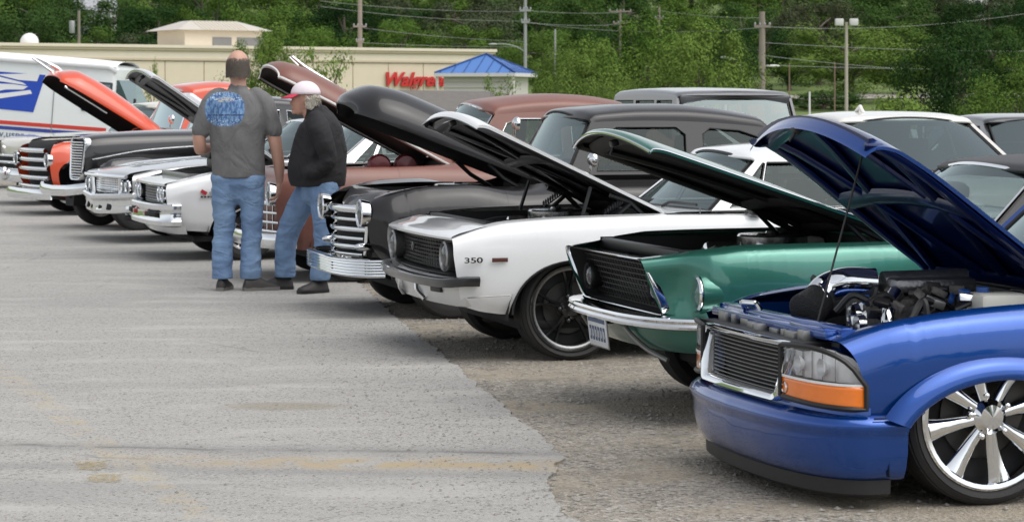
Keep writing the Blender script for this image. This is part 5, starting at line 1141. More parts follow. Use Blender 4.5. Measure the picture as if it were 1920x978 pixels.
# ================================================================== background buildings
def lin(a, b, t): return tuple(p+(q-p)*t for p, q in zip(a, b))
def pharmacy():
    A = Vector(dpt(-330, 190, 136)); B = Vector(dpt(921, 190, 160)); A.z = B.z = 0; L = (B-A).length; dr = (B-A).normalized(); th = atan2(dr.y, dr.x)
    R = thing('pharmacy_building', 'long beige flat-roofed store building with red script sign', 'building', (A.x, A.y, -2.2), th)
    BE = mat('beige_stucco', (.66, .58, .45), .85, var=.06, vscale=1.5, bump=.1, bscale=40); B2 = mat('pale_stucco', (.70, .63, .51), .85, var=.05, vscale=2); TR = mat('tan_trim', (.55, .47, .35), .8)
    H = 7.05
    MB(False).box((L/2, 9.05, H/2-.05), (L-.1, 17.9, H-.5)).build('wall', BE, R)
    nx = 17; w = L/nx
    for i in range(nx):
        for (z0, z1) in ((.2, 2.2), (2.2, 4.2), (4.2, 6.15)):
            MB(False).box(((i+.5)*w, .05, (z0+z1)/2), (w-.05, .12, z1-z0-.05), bev=.012, seg=1).build('wall_panel', BE, R)
    for nm, z0, z1, out, m in (('cornice_band', 6.17, 6.30, .10, TR), ('parapet', 6.30, 6.78, .06, B2), ('cornice', 6.78, 6.92, .20, TR), ('cornice_cap', 6.92, 7.10, .28, B2)):
        MB(False).box((L/2, 9-out, (z0+z1)/2), (L+2*out, 18, z1-z0)).build(nm, m, R)
    def lx(px, d): return (Vector((dpt(px, 0, d)[0], d, 0))-A).dot(dr)
    MB(False).ell((lx(67, 146), 4.0, 7.25), (.55, .55, .55)).build('roof_dome', mat('dome_white', (.75, .75, .74), .5), R)
    t = lx(695, 160)-1.2
    sg = text_mesh('sign_lettering', 'Walgreens', 1.22, mat('sign_red', (.52, .012, .010), .35, 0, .4), R, (lx(706, 156), -.16, 4.70), (pi/2, 0, .0), .07, .35, .035, 1.02)
    # roof-top plant room
    x0, x1 = lx(296, 155), lx(474, 157); T = thing('roof_penthouse', 'beige plant room with ribbed hip roof on top of the store', 'building', (A.x, A.y, -2.2), th)
    MB(False).box(((x0+x1)/2, 6, 7.6), (x1-x0-.6, 4, 1.4)).build('wall', B2, T)
    rf = MB(False); ex = .35; zz = 8.15
    a, b, c, d = (x0-ex, 3.6, zz), (x1+ex, 3.6, zz), (x1+ex, 8.4, zz), (x0-ex, 8.4, zz); e, f, g, h = (x0+1.3, 5.4, zz+.62), (x1-1.3, 5.4, zz+.62), (x1-1.3, 6.6, zz+.62), (x0+1.3, 6.6, zz+.62)
    rf.add([a, b, c, d, e, f, g, h], [(0, 1, 5, 4), (1, 2, 6, 5), (2, 3, 7, 6), (3, 0, 4, 7), (4, 5, 6, 7), (0, 3, 2, 1)]); ro = rf.build('roof', mat('ribbed_roof', (.50, .47, .42), .6), T, flat=True)
    for i in range(1, 26):
        t = i/26; p, q = lin(a, b, t), lin(e, f, min(1, max(0, (t*(x1-x0+2*ex)-1.3-ex)/(x1-x0-2.6))))
        if 1.3+ex <= t*(x1-x0+2*ex) <= (x1-x0+2*ex)-1.3-ex: MB(False).tube([(p[0], p[1]-.01, p[2]+.02), (p[0], q[1], q[2]+.02)], .03, 4).build('roof_rib', B2, ro)
    for (xa, xb) in ((.9, 2.2), (2.6, 4.6)): MB(False).box((x0+(xa+xb)/2+1.3, 3.97, 7.45), (xb-xa, .06, .55)).build('louvre', mat('louvre_grey', (.22, .22, .22), .6), T)
pharmacy()
def kiosk():
    c = dpt(912, 190, 116); R = thing('kiosk', 'small white-sided kiosk with blue metal hip roof', 'building', (c[0], c[1], -2.1), radians(-16))
    s = 1.95; z0 = 4.93; z1 = 5.84
    WS = mat('white_siding', (.60, .58, .53), .7)
    MB(False).box((0, 0, 2.4), (3.2, 3.2, 4.8)).build('wall', WS, R)
    for i in range(17): MB(False).prism([(-1.66, .2+i*.27), (-1.61, .2+i*.27+.265), (-1.60, .2+i*.27+.265), (-1.60, .2+i*.27)], 'x', -1.6, 1.6).build('siding_board', WS, R)
    MB(False).box((0, 0, z0-.08), (2*s+.05, 2*s+.05, .16)).build('fascia', mat('fascia_white', (.66, .65, .63), .6), R)
    BR = mat('blue_metal_roof', (.075, .20, .52), .4, .2, .2)
    rf = MB(False).add([(-s, -s, z0), (s, -s, z0), (s, s, z0), (-s, s, z0), (-.05, 0, z1), (.05, 0, z1)], [(0, 1, 5, 4), (1, 2, 5), (2, 3, 4, 5), (3, 0, 4), (0, 3, 2, 1)]).build('roof', BR, R, flat=True)
    BD = mat('blue_seam', (.025, .07, .22), .4, .3)
    for k in range(-3, 4):
        x = k*.56
        if abs(x) < s: t = 1-abs(x)/s; MB(False).tube([(x, -s, z0+.02), (x*1.0, -s+s*t*.98, z0+.02+(z1-z0)*t*.98)], .022, 4).build('roof_seam', BD, rf)
        if abs(x) < s: t = 1-abs(x)/s; MB(False).tube([(s, x, z0+.02), (s-s*t*.98, x, z0+.02+(z1-z0)*t*.98)], .022, 4).build('roof_seam', BD, rf)
    for (x, y) in ((-s, -s), (s, -s), (s, s), (-s, s)): MB(False).tube([(x, y, z0+.03), (0, 0, z1+.03)], .04, 5).build('hip_cap', BD, rf)
    for (x, y) in ((-s+.1, -s+.1), (s-.1, -s+.1)): MB(False).tube([(x, y, 0), (x, y, z0-.1)], .08, 8).build('post', WS, R)
kiosk()
def shingle_roof():
    c = dpt(770, 190, 84); R = thing('low_building', 'low building with grey shingle roof in front of the store', 'building', (c[0], c[1], -2.6), radians(-12))
    g = NG('grey_shingles'); br = g.t.nodes.new('ShaderNodeTexBrick'); g.t.links.new(g.mapv((1, 1, 1)), br.inputs[0]); br.inputs['Scale'].default_value = 3.2
    br.inputs['Color1'].default_value = (.13, .12, .11, 1); br.inputs['Color2'].default_value = (.18, .168, .155, 1); br.inputs['Mortar'].default_value = (.09, .085, .08, 1); br.inputs['Mortar Size'].default_value = .02
    SH = g.out(g.mix(.5, br.outputs[0], g.mix(g.noise(9, 4), (.11, .10, .09), (.20, .185, .17))), .9)
    MB(False).box((0, 2.2, 1.75), (5.2, 4.6, 3.5)).build('wall', mat('shop_wall', (.45, .42, .38), .8), R)
    MB(False).add([(-2.9, -.5, 3.62), (2.6, -.5, 3.45), (2.3, 2.2, 4.42), (-2.6, 2.2, 4.50), (2.6, 4.9, 3.5), (-2.9, 4.9, 3.6)], [(0, 1, 2, 3), (3, 2, 4, 5), (1, 4, 2), (0, 3, 5)]).solid(.1).build('roof', SH, R, flat=True)
shingle_roof()
def house(px, d, wd, ht, wall, roofc, label, z=None):
    x, y = (px-960)/FPX*d, d; z = terrain(x, y) if z is None else z
    R = thing('hillside_house', label, 'house', (x, y, z), radians(20)); w = mat('house_wall_'+label[:5], wall, .8); r = mat('house_roof_'+label[:5], roofc, .85)
    MB(False).box((0, 0, ht/2), (wd, wd*.8, ht)).build('wall', w, R)
    MB(False).prism([(-wd*.45, ht), (wd*.45, ht), (0, ht+wd*.32)], 'x', -wd*.55, wd*.55).build('roof', r, R, flat=True)
    for k in (-.3, 0, .3): MB(False).box((wd*k, -wd*.4-.02, ht*.62), (wd*.13, .08, ht*.25)).build('window', mat('house_window', (.05, .06, .07), .15), R)
house(1838, 300, 6, 5.5, (.75, .75, .73), (.30, .30, .31), 'white gabled house among the trees on the hillside', 9.6)
house(1893, 262, 6, 3, (.42, .24, .17), (.34, .19, .14), 'brick-coloured low house beside the hillside trees', 3.0)
house(170, 270, 5, 5, (.55, .55, .55), (.33, .33, .36), 'grey gabled house half hidden behind the wood', 6.4)
# road, verge, low wall in the distance
rd = MB(False); RC = mat('pale_road', (.34, .31, .27), .9, var=.15, vscale=.3)
P = [[(x, y0+dy, terrain(x, y0+dy)+.10) for dy in (0, 4, 8)] for x, y0 in [(-20+6*i, 206+.25*(i-6)**1.0*2) for i in range(20)]]
o = rd.grid(P).build('road', RC, weld=False); o['kind'] = 'structure'
# ------------------------------------------------------------------ poles, lamps, wires
WOODP = mat('weathered_pole', (.25, .215, .18), .9, var=.25, vscale=3); GALV = mat('galvanised_steel', (.36, .37, .37), .5, .5, var=.1)
def pole(name, label, px, ytop, d, r, m, cat='pole', arms=(), group=None):
    x = (px-960)/FPX*d; z0 = terrain(x, d); zt = EYE+(HOR-ytop)*d/FPX
    R = thing(name, label, cat, (x, d, z0), 0, group); h = zt-z0
    MB(False).tube([(0, 0, -.3), (0, 0, h*.5), (0, 0, h)], [r, r*.9, r*.75], 10).build('post', m, R)
    for (z, w_) in arms:
        zz = EYE+(HOR-z)*d/FPX-z0; MB(False).box((0, -.1, zz), (w_, .10, .12)).build('crossarm', m, R)
        for k in (-.45, -.15, .15, .45): MB(False).lathe([(.04, 0), (.06, .06), (.03, .14), (.001, .15)], (k*w_, -.1, zz+.06), 'z', 8).build('insulator', GALV, R)
    return R, h
pole('utility_pole', 'thick wooden utility pole rising behind the store roof', 675, -120, 165, .17, WOODP, 'utility pole', [(50, .9), (78, .5)])
p2, h2 = pole('utility_pole', 'slim steel utility pole carrying a curved street light behind the blue-roofed kiosk', 985, -90, 150, .11, GALV, 'utility pole', [(20, .7), (42, .5)])
zz = EYE+(HOR-92)*150/FPX-p2.location.z
MB(False).tube(curve([(0, 0, zz-.2), (-.6, -.1, zz+.15), (-1.4, -.1, zz+.30), (-1.8, -.1, zz+.30)], 5), .035, 6).build('lamp_arm', GALV, p2); MB(False).ell((-2.0, -.1, zz+.28), (.28, .12, .07)).build('lamp_head', GALV, p2)
pole('sign_pole', 'thin plain steel pole beside the loose green tree', 1041, 55, 135, .07, GALV)
pole('utility_pole', 'distant T-shaped utility pole above the loose green trees', 1163, 18, 205, .13, WOODP, 'utility pole', [(22, 1.9), (44, 1.2)])
pole('utility_pole', 'distant slim utility pole against the dark conifers', 1236, 14, 230, .13, WOODP, 'utility pole', [(34, .8)])
p5, h5 = pole('utility_pole', 'weathered wooden utility pole standing behind the grey jeep with a flood lamp', 1429, 22, 122, .19, WOODP, 'utility pole', [(50, .8)])
zz = EYE+(HOR-124)*122/FPX-p5.location.z; MB(False).ell((.55, -.1, zz), (.32, .14, .07)).tube([(0, 0, zz-.02), (.4, -.1, zz)], .03, 6).build('flood_lamp', mat('lamp_white', (.6, .6, .57), .4), p5)
p6, h6 = pole('street_lamp', 'grey street lamp with curved arm next to the wooden pole', 1390, 130, 105, .055, GALV, 'street lamp')
MB(False).tube(curve([(0, 0, h6-.05), (-.15, 0, h6+.35), (-.55, 0, h6+.5)], 6), .03, 6).build('lamp_arm', GALV, p6); MB(False).ell((-.7, 0, h6+.5), (.2, .09, .05)).build('lamp_head', GALV, p6)
p7, h7 = pole('floodlight_pole', 'tall tan floodlight pole with twin square lamp heads', 1587, 42, 128, .10, mat('tan_pole', (.42, .38, .32), .6), 'light pole')
for k in (-.38, .38): MB(False).box((k, -.05, h7), (.42, .35, .36), bev=.03).build('lamp_head', mat('lamp_head_white', (.62, .62, .60), .5), p7)
pole('utility_pole', 'utility pole with grey transformer can above the mail truck', 148, 20, 190, .14, WOODP, 'utility pole')
bp = [o for o in COL.objects if o.get('label', '') == 'utility pole with grey transformer can above the mail truck'][0]
zz = EYE+(HOR-51)*190/FPX-bp.location.z; MB(False).lathe([(.001, .5), (.2, .48), (.22, .42), (.22, -.42), (.2, -.48), (.001, -.5)], (-.5, -.2, zz), 'z', 14).build('transformer', GALV, bp)
for px, yt, d, r, lb in ((1480, 118, 165, .05, 'rusty thin post between the wooden pole and the floodlight pole'), (1565, 116, 150, .05, 'brown thin lamp post standing left of the floodlight pole'), (1733, 24, 250, .09, 'pale thin pole on the hillside above the round trees'), (1855, 25, 285, .10, 'pale thin pole beside the white hillside house')):
    pole('thin_pole', lb, px, yt, d, r, mat('rusty_post', (.22, .15, .11), .8))
pole('white_post', 'short white post in front of the hedge', 1518, 172, 62, .03, mat('post_white', (.68, .68, .66), .6))
WIRE = mat('wire', (.30, .30, .30), .6)
wires = [((600, 12, 165), (985, 40, 150), 14), ((600, 2, 165), (985, 22, 150), 12), ((675, 52, 165), (985, 78, 150), 8), ((985, 20, 150), (1163, 24, 205), 6), ((985, 42, 150), (1163, 46, 205), 8), ((985, 42, 150), (1429, 52, 122), 26), ((1236, 20, 230), (1429, 34, 122), 8),
         ((1429, 50, 122), (1960, 20, 180), 30), ((1429, 80, 122), (1960, 96, 160), 10), ((1429, 104, 122), (1700, 130, 140), 4), ((1429, 122, 122), (1960, 130, 160), 6), ((675, 80, 165), (985, 88, 150), 5), ((1000, 128, 130), (1060, 140, 120), 1)]
for a, b, sag in wires:
    n = 20; pts = []
    for i in range(n+1):
        t = i/n; d = a[2]+(b[2]-a[2])*t; pts.append(dpt(a[0]+(b[0]-a[0])*t, a[1]+(b[1]-a[1])*t+sag*4*t*(1-t)*.5, d))
    tag(MB(False).tube(pts, .011, 4, cap=False).build('overhead_wire', WIRE), 'thin overhead utility wire strung between poles in front of the wood', 'wire', 'overhead utility wires')
# ------------------------------------------------------------------ trees
def m_leaf(name, a, b, c):
    m = bpy.data.materials.new(name); m.use_nodes = True; t = m.node_tree; t.nodes.clear()
    o = t.nodes.new('ShaderNodeOutputMaterial'); ge = t.nodes.new('ShaderNodeNewGeometry'); oi = t.nodes.new('ShaderNodeObjectInfo')
    mx = t.nodes.new('ShaderNodeMix'); mx.data_type = 'RGBA'; mx.inputs[6].default_value = (*a, 1); mx.inputs[7].default_value = (*b, 1); t.links.new(ge.outputs['Random Per Island'], mx.inputs[0])
    m2 = t.nodes.new('ShaderNodeMix'); m2.data_type = 'RGBA'; m2.inputs[7].default_value = (*c, 1); t.links.new(mx.outputs[2], m2.inputs[6])
    ml = t.nodes.new('ShaderNodeMath'); ml.operation = 'MULTIPLY'; ml.inputs[1].default_value = .55; t.links.new(oi.outputs['Random'], ml.inputs[0]); t.links.new(ml.outputs[0], m2.inputs[0])
    d = t.nodes.new('ShaderNodeBsdfDiffuse'); tr = t.nodes.new('ShaderNodeBsdfTranslucent'); ms = t.nodes.new('ShaderNodeMixShader'); ms.inputs[0].default_value = .15
    t.links.new(m2.outputs[2], d.inputs[0]); t.links.new(m2.outputs[2], tr.inputs[0]); t.links.new(d.outputs[0], ms.inputs[1]); t.links.new(tr.outputs[0], ms.inputs[2]); t.links.new(ms.outputs[0], o.inputs[0]); return m
LEAF = dict(dark=m_leaf('leaf_dark', (.034, .076, .020), (.074, .132, .032), (.048, .086, .033)), mid=m_leaf('leaf_mid', (.064, .126, .024), (.125, .200, .040), (.082, .135, .038)),
            lite=m_leaf('leaf_light', (.095, .165, .034), (.175, .25, .056), (.115, .18, .044)), deep=m_leaf('leaf_deep', (.016, .042, .014), (.038, .078, .022), (.022, .05, .02)), grey=m_leaf('leaf_grey', (.055, .075, .040), (.095, .115, .062), (.08, .07, .045)))
BARK = mat('bark', (.10, .082, .065), .9, var=.3, vscale=6)
def make_crown(seed, ncl, nleaf, ls, shape):
    """unit tree: height 1, width about 1; returns leaf mesh data and limb ends"""
    r = random.Random(seed); cl = []
    while len(cl) < ncl:
        x, y, z = r.uniform(-1, 1), r.uniform(-1, 1), r.uniform(-1, 1); q = x*x+y*y+z*z
        if q > 1 or q < .12: continue
        if shape == 'cone': k = (1-(z+1)/2)*.98+.04; x *= k; y *= k
        rad = .5*(1+.30*noise.noise(Vector((x*1.7, y*1.7, z*1.7+seed))))
        lo = .16 if shape != 'bush' else .03; zz = lo+(1-lo)*(z+1)/2
        cl.append((x*rad, y*rad, zz-.02, r.uniform(.08, .17)))
    vs, fs = [], []
    for i in range(nleaf):
        cx, cy, cz, cr = cl[r.randrange(ncl)]
        d = Vector((r.gauss(0, 1), r.gauss(0, 1), r.gauss(0, .8))).normalized(); p = Vector((cx, cy, cz))+d*cr*(r.random()**.4)
        nn = (d*1.2+Vector((cx, cy, (cz-.5)))*1.0+Vector((0, 0, .35))+Vector((r.gauss(0, .3), r.gauss(0, .3), r.gauss(0, .3)))).normalized()
        a = nn.orthogonal().normalized(); b = nn.cross(a); an = r.uniform(0, 2*pi); a, b = a*cos(an)+b*sin(an), b*cos(an)-a*sin(an); s = ls*r.uniform(.6, 1.4)
        o = len(vs); vs += [p-a*s, p-b*s*.55, p+a*s, p+b*s*.55]; fs.append((o, o+1, o+2, o+3))
    return vs, fs, cl
CROWN = {}
for key, seed, ncl, nl, ls, sh in (('broad', 1, 44, 17000, .0115, 'r'), ('broad2', 2, 36, 16000, .0115, 'r'), ('tall', 3, 40, 16000, .0115, 'r'), ('loose', 4, 34, 2600, .017, 'r'), ('cone', 5, 110, 12000, .011, 'cone'), ('bush', 6, 60, 5000, .024, 'bush'), ('near', 7, 80, 24000, .0105, 'r'), ('near2', 8, 70, 24000, .0105, 'r')):
    vs, fs, cl = make_crown(seed, ncl, nl, ls, sh); me = bpy.data.meshes.new('crown_'+key); me.from_pydata(vs, [], fs)
    tm = MB(False); r = random.Random(seed); h = .5 if sh != 'bush' else .2
    tm.tube([(0, 0, -.03), (.005, .004, h*.4), (-.005, 0, h), (0, 0, h*1.5)], [.030, .024, .018, .006], 8)
    for c in r.sample(cl, 14): z0 = h*r.uniform(.5, 1.3); tm.tube(curve([(0, 0, z0), (c[0]*.5, c[1]*.5, (z0+c[2])/2+.02), c[:3]], 3), [.012, .011, .010, .008, .006, .004, .003], 5)
    to = tm.build('trunk_'+key, BARK, weld=False); tme = to.data; bpy.data.objects.remove(to)
    CROWN[key] = (me, tme)
def tree(px, ytop, d, wpx, key, leaf, label, group=None, name='tree', rz=0., cat='tree', yb=None):
    x = (px-960)/FPX*d; z0 = terrain(x, d); zt = EYE+(HOR-ytop)*d/FPX; h = zt-z0; w = wpx*d/FPX
    R = thing(name, label, cat, (x, d, z0), rz, group); R.scale = (w, w, h)
    for nm, me in (('crown', CROWN[key][0]), ('trunk', CROWN[key][1])):
        k = (key, leaf)
        if nm == 'crown':
            if k not in CROWN:
                CROWN[k] = me.copy(); CROWN[k].materials.append(LEAF[leaf])
            me = CROWN[k]
        o = bpy.data.objects.new(nm, me); COL.objects.link(o); o.parent = R
    return R
# individual trees of the middle distance
tree(1110, 80, 88, 190, 'near', 'lite', 'loose light green tree behind the brown sedan roof', rz=.4)
tree(1215, 42, 96, 260, 'near2', 'mid', 'rounded mid green tree left of the jeep', rz=1.2)
tree(1310, 38, 92, 230, 'near', 'lite', 'rounded mid green tree directly behind the jeep', rz=2.6)
tree(1800, 42, 74, 250, 'near2', 'deep', 'large dark green round tree behind the white sedan', rz=.2)
tree(1905, 105, 66, 220, 'near', 'mid', 'mid green leafy tree beside the large dark round tree', rz=3.3)
tree(1668, 158, 58, 170, 'bush', 'lite', 'bright yellow-green bush behind the white sedan', name='bush', cat='bush', rz=.7)
tree(1595, 40, 200, 280, 'broad', 'lite', 'spreading green tree around the tall floodlight pole', rz=.5)
tree(1700, 45, 215, 230, 'broad2', 'mid', 'spreading green tree right of the floodlight pole', rz=1.9)
tree(510, 48, 112, 165, 'near', 'lite', 'yellow-green young tree in front of the store', rz=1.0)
tree(620, 82, 105, 150, 'loose', 'lite', 'thin see-through young tree in front of the store wall', rz=2.0)
tree(288, 108, 62, 46, 'loose', 'lite', 'small sparse sapling behind the mail truck cab', rz=.3)
tree(940, 138, 100, 110, 'loose', 'lite', 'sparse shrub against the white kiosk', name='shrub', cat='shrub', rz=1.4)
tree(1545, 165, 190, 150, 'bush', 'dark', 'clipped dark hedge beside the distant road', name='hedge', cat='hedge')
tree(1360, 30, 190, 170, 'cone', 'dark', 'dark conifer behind the jeep trees', rz=.6)
tree(1480, 10, 225, 150, 'cone', 'grey', 'grey-green conifer behind the wooden pole', rz=1.6)
tree(1050, 92, 110, 130, 'near2', 'lite', 'light green tree standing right of the blue-roofed kiosk', rz=4.)
# trees behind the photographer, mirrored in the paint of the cars
for i in range(13):
    tx = -66+11*i; R = thing('tree', 'leafy tree on the far side of the lot, behind the photographer', 'tree', (tx, -52+6*sin(i*2.1), -.02), i*1.3, 'trees behind the photographer'); R.scale = (12, 12, 9+2*sin(i*1.7))
    kk = ('broad', 'dark'); 
    if kk not in CROWN: CROWN[kk] = CROWN['broad'][0].copy(); CROWN[kk].materials.append(LEAF['dark'])
    for nm, me in (('crown', CROWN[kk]), ('trunk', CROWN['broad'][1])): o = bpy.data.objects.new(nm, me); COL.objects.link(o); o.parent = R
# the wood on the hillside
rw = random.Random(17); kinds = [('broad', 'dark', 'dense dark green tree in the wood on the hillside'), ('broad2', 'mid', 'mid green leafy tree in the wood on the hillside'), ('tall', 'deep', 'tall dark green tree in the wood on the hillside'), ('broad', 'grey', 'grey-green dull tree in the wood on the hillside'), ('tall', 'mid', 'tall mid green tree in the wood on the hillside')]
for d, y0, y1, st, wmin, wmax in ((205, 18, 60, 150, 150, 230), (245, -35, 25, 125, 160, 250), (300, -80, -25, 130, 170, 260), (370, -120, -60, 150, 190, 280)):
    px = -140+rw.uniform(0, 60)
    while px < 2080:
        k, lf, lb = kinds[rw.choices(range(5), (5, 2.5, 5, 2, 2))[0]]
        if not (d < 230 and 1440 < px < 1780): tree(px, rw.uniform(y0, y1)+(25 if 1700 < px < 1830 and d < 260 else 0), d+rw.uniform(-12, 12), rw.uniform(wmin, wmax), k, lf, lb, 'trees of the wood on the hillside: '+lb.split(' tree')[0], rz=rw.uniform(0, 6))
        px += st*rw.uniform(.7, 1.2)
# ================================================================== the two men
def capsule(mb, path, n=14, side=(1, 0, 0)):
    """path: (x,y,z,rs,rf): elliptical limb, rs along 'side', rf across"""
    pts = [Vector(p[:3]) for p in path]; S = Vector(side); P = []
    def ring(c, t, a, b): 
        s = (S-t*S.dot(t)).normalized(); f = t.cross(s); return [c+s*(cos(2*pi*j/n)*a)+f*(sin(2*pi*j/n)*b) for j in range(n)]
    k = len(pts); T = [(pts[min(i+1, k-1)]-pts[max(i-1, 0)]).normalized() for i in range(k)]
    for q in (.15, .5, .82): c = pts[0]-T[0]*min(path[0][3], path[0][4])*sqrt(1-q*q)*.9; P.append(ring(c, T[0], path[0][3]*q, path[0][4]*q))
    for i in range(k): P.append(ring(pts[i], T[i], path[i][3], path[i][4]))
    for q in (.82, .5, .15): c = pts[-1]+T[-1]*min(path[-1][3], path[-1][4])*sqrt(1-q*q)*.9; P.append(ring(c, T[-1], path[-1][3]*q, path[-1][4]*q))
    mb.grid(P, cv=True); m = len(P); o = len(mb.v); mb.add(P[0], [list(range(n))]); mb.add(P[-1], [list(range(n))])
def dense(path, n=5): return curve(path, n)
def merge(name, mb, vox, m, parent, smooth=4, disp=None, floor=None):
    me = bpy.data.meshes.new(name+'_src'); me.from_pydata(mb.v, [], mb.f)
    bm = bmesh.new(); bm.from_mesh(me); bmesh.ops.remove_doubles(bm, verts=bm.verts, dist=1e-5); bmesh.ops.recalc_face_normals(bm, faces=bm.faces); bm.to_mesh(me); bm.free()
    t = bpy.data.objects.new(name+'_src', me); COL.objects.link(t)
    rm = t.modifiers.new('r', 'REMESH'); rm.mode = 'VOXEL'; rm.voxel_size = vox
    sm = t.modifiers.new('s', 'SMOOTH'); sm.iterations = smooth; sm.factor = .5
    bpy.context.view_layer.update(); out = bpy.data.meshes.new_from_object(t.evaluated_get(bpy.context.evaluated_depsgraph_get())); bpy.data.objects.remove(t); bpy.data.meshes.remove(me)
    if disp:
        ns = [v.normal.copy() for v in out.vertices]
        for v, nn in zip(out.vertices, ns): v.co += nn*disp(v.co)
    if floor:
        for v in out.vertices:
            if v.co.z < floor: v.co.z = floor-(floor-v.co.z)*.08
    out.name = name; out.materials.clear()
    for k in (m if isinstance(m, list) else [m]): out.materials.append(k)
    out.shade_smooth(); o = bpy.data.objects.new(name, out); COL.objects.link(o); o.parent = parent; return o
def cloth(amp, sx, sy, sz, seed, fine=.3):
    def f(p):
        a = noise.noise(Vector((p.x*sx, p.y*sy, p.z*sz+seed))); b = noise.noise(Vector((p.x*sx*2.3+p.z*6, p.y*sy*2.3, p.z*sz*2.1-seed)))
        return amp*((1-abs(a)*2.2)*.7+b*fine)
    return f
SKIN = mat('skin', (.50, .285, .215), .5, var=.12, vscale=18); 
def denim():
    g = NG('blue_denim'); c = g.mix(g.ramp(g.noise(5, 5, g.mapv((1, 1, .6))), .35, .7), (.10, .185, .345), (.165, .27, .43)); c = g.mix(g.math('MULTIPLY', g.noise(300, 2), .35), c, (.30, .38, .50)); w = g.noise(3.6, 3, g.mapv((1, 1, 1.7)), 1.3); g.bump(g.math('ADD', w, g.math('MULTIPLY', g.noise(260, 2), .02)), .6, .07); return g.out(c, .85)
DENIM = denim()
def hand(mb, w, d, palm=(1, 0, 0), curl=.5, sc=1., thumb=1):
    """w: wrist, d: direction of the hand, palm: palm normal"""
    w = Vector(w); d = Vector(d).normalized(); pn = Vector(palm); pn = (pn-d*pn.dot(d)).normalized(); ac = d.cross(pn)*thumb
    c = [w, w+d*.045*sc, w+d*.09*sc]; capsule(mb, [(*c[0], .030*sc, .022*sc), (*c[1], .040*sc, .020*sc), (*c[2], .040*sc, .017*sc)], 10, ac)
    for k, (o, ln) in enumerate(((-.030, .070), (-.010, .080), (.011, .076), (.030, .060))):
        p = w+d*.095*sc+ac*o*sc; pts = [p]; dd = d
        for j in range(3):
            a = curl*(j+.6)*.55; dd = (d*cos(a)+pn*sin(a)).normalized(); pts.append(pts[-1]+dd*ln*sc/2.6)
        capsule(mb, [(*q, .0095*sc, .0095*sc) for q in pts], 7, ac)
    p = w+d*.03*sc+ac*-.032*sc; q = p+(d*.6-ac*.6+pn*.3).normalized()*.045*sc; e = q+(d*.9-ac*.1+pn*.4).normalized()*.035*sc
    capsule(mb, [(*p, .014*sc, .014*sc), (*q, .011*sc, .011*sc), (*e, .009*sc, .009*sc)], 7, ac)
def shoe(parent, c, ang, m, sole, L=.29):
    mb = MB(False); ca, sa = cos(ang), sin(ang)
    def q(x, y, z): return (c[0]+ca*x-sa*y, c[1]+sa*x+ca*y, c[2]+z)
    R = []
    for x, w, h in ((-.085, .022, .05), (-.07, .035, .095), (-.02, .042, .12), (.04, .045, .11), (.10, .050, .078), (.16, .050, .062), (.195, .038, .05), (.207, .018, .036)):
        x *= L/.29; R.append([q(x, w*cos(pi*j/8), .022+(h-.022)*sin(pi*j/8)) for j in range(9)])
    mb.grid(R); mb.add(R[0], [list(range(9))]); mb.add(R[-1], [list(range(9))]); o = mb.build('shoe', m, parent)
    s = MB(False); out = [(-.092, .0), (-.085, .03), (-.02, .042), (.05, .045), (.11, .052), (.17, .05), (.205, .032), (.215, 0)]; out = out+[(x, -y) for x, y in out[-2:0:-1]]
    s.prism([q(x*L/.29, y, 0)[:2] for x, y in out], 'z', c[2]+0, c[2]+.026); s.build('sole', sole, o); return o
SH_D = mat('shoe_dark', (.035, .032, .030), .6, var=.3); SH_S = mat('shoe_sole', (.16, .15, .14), .7)
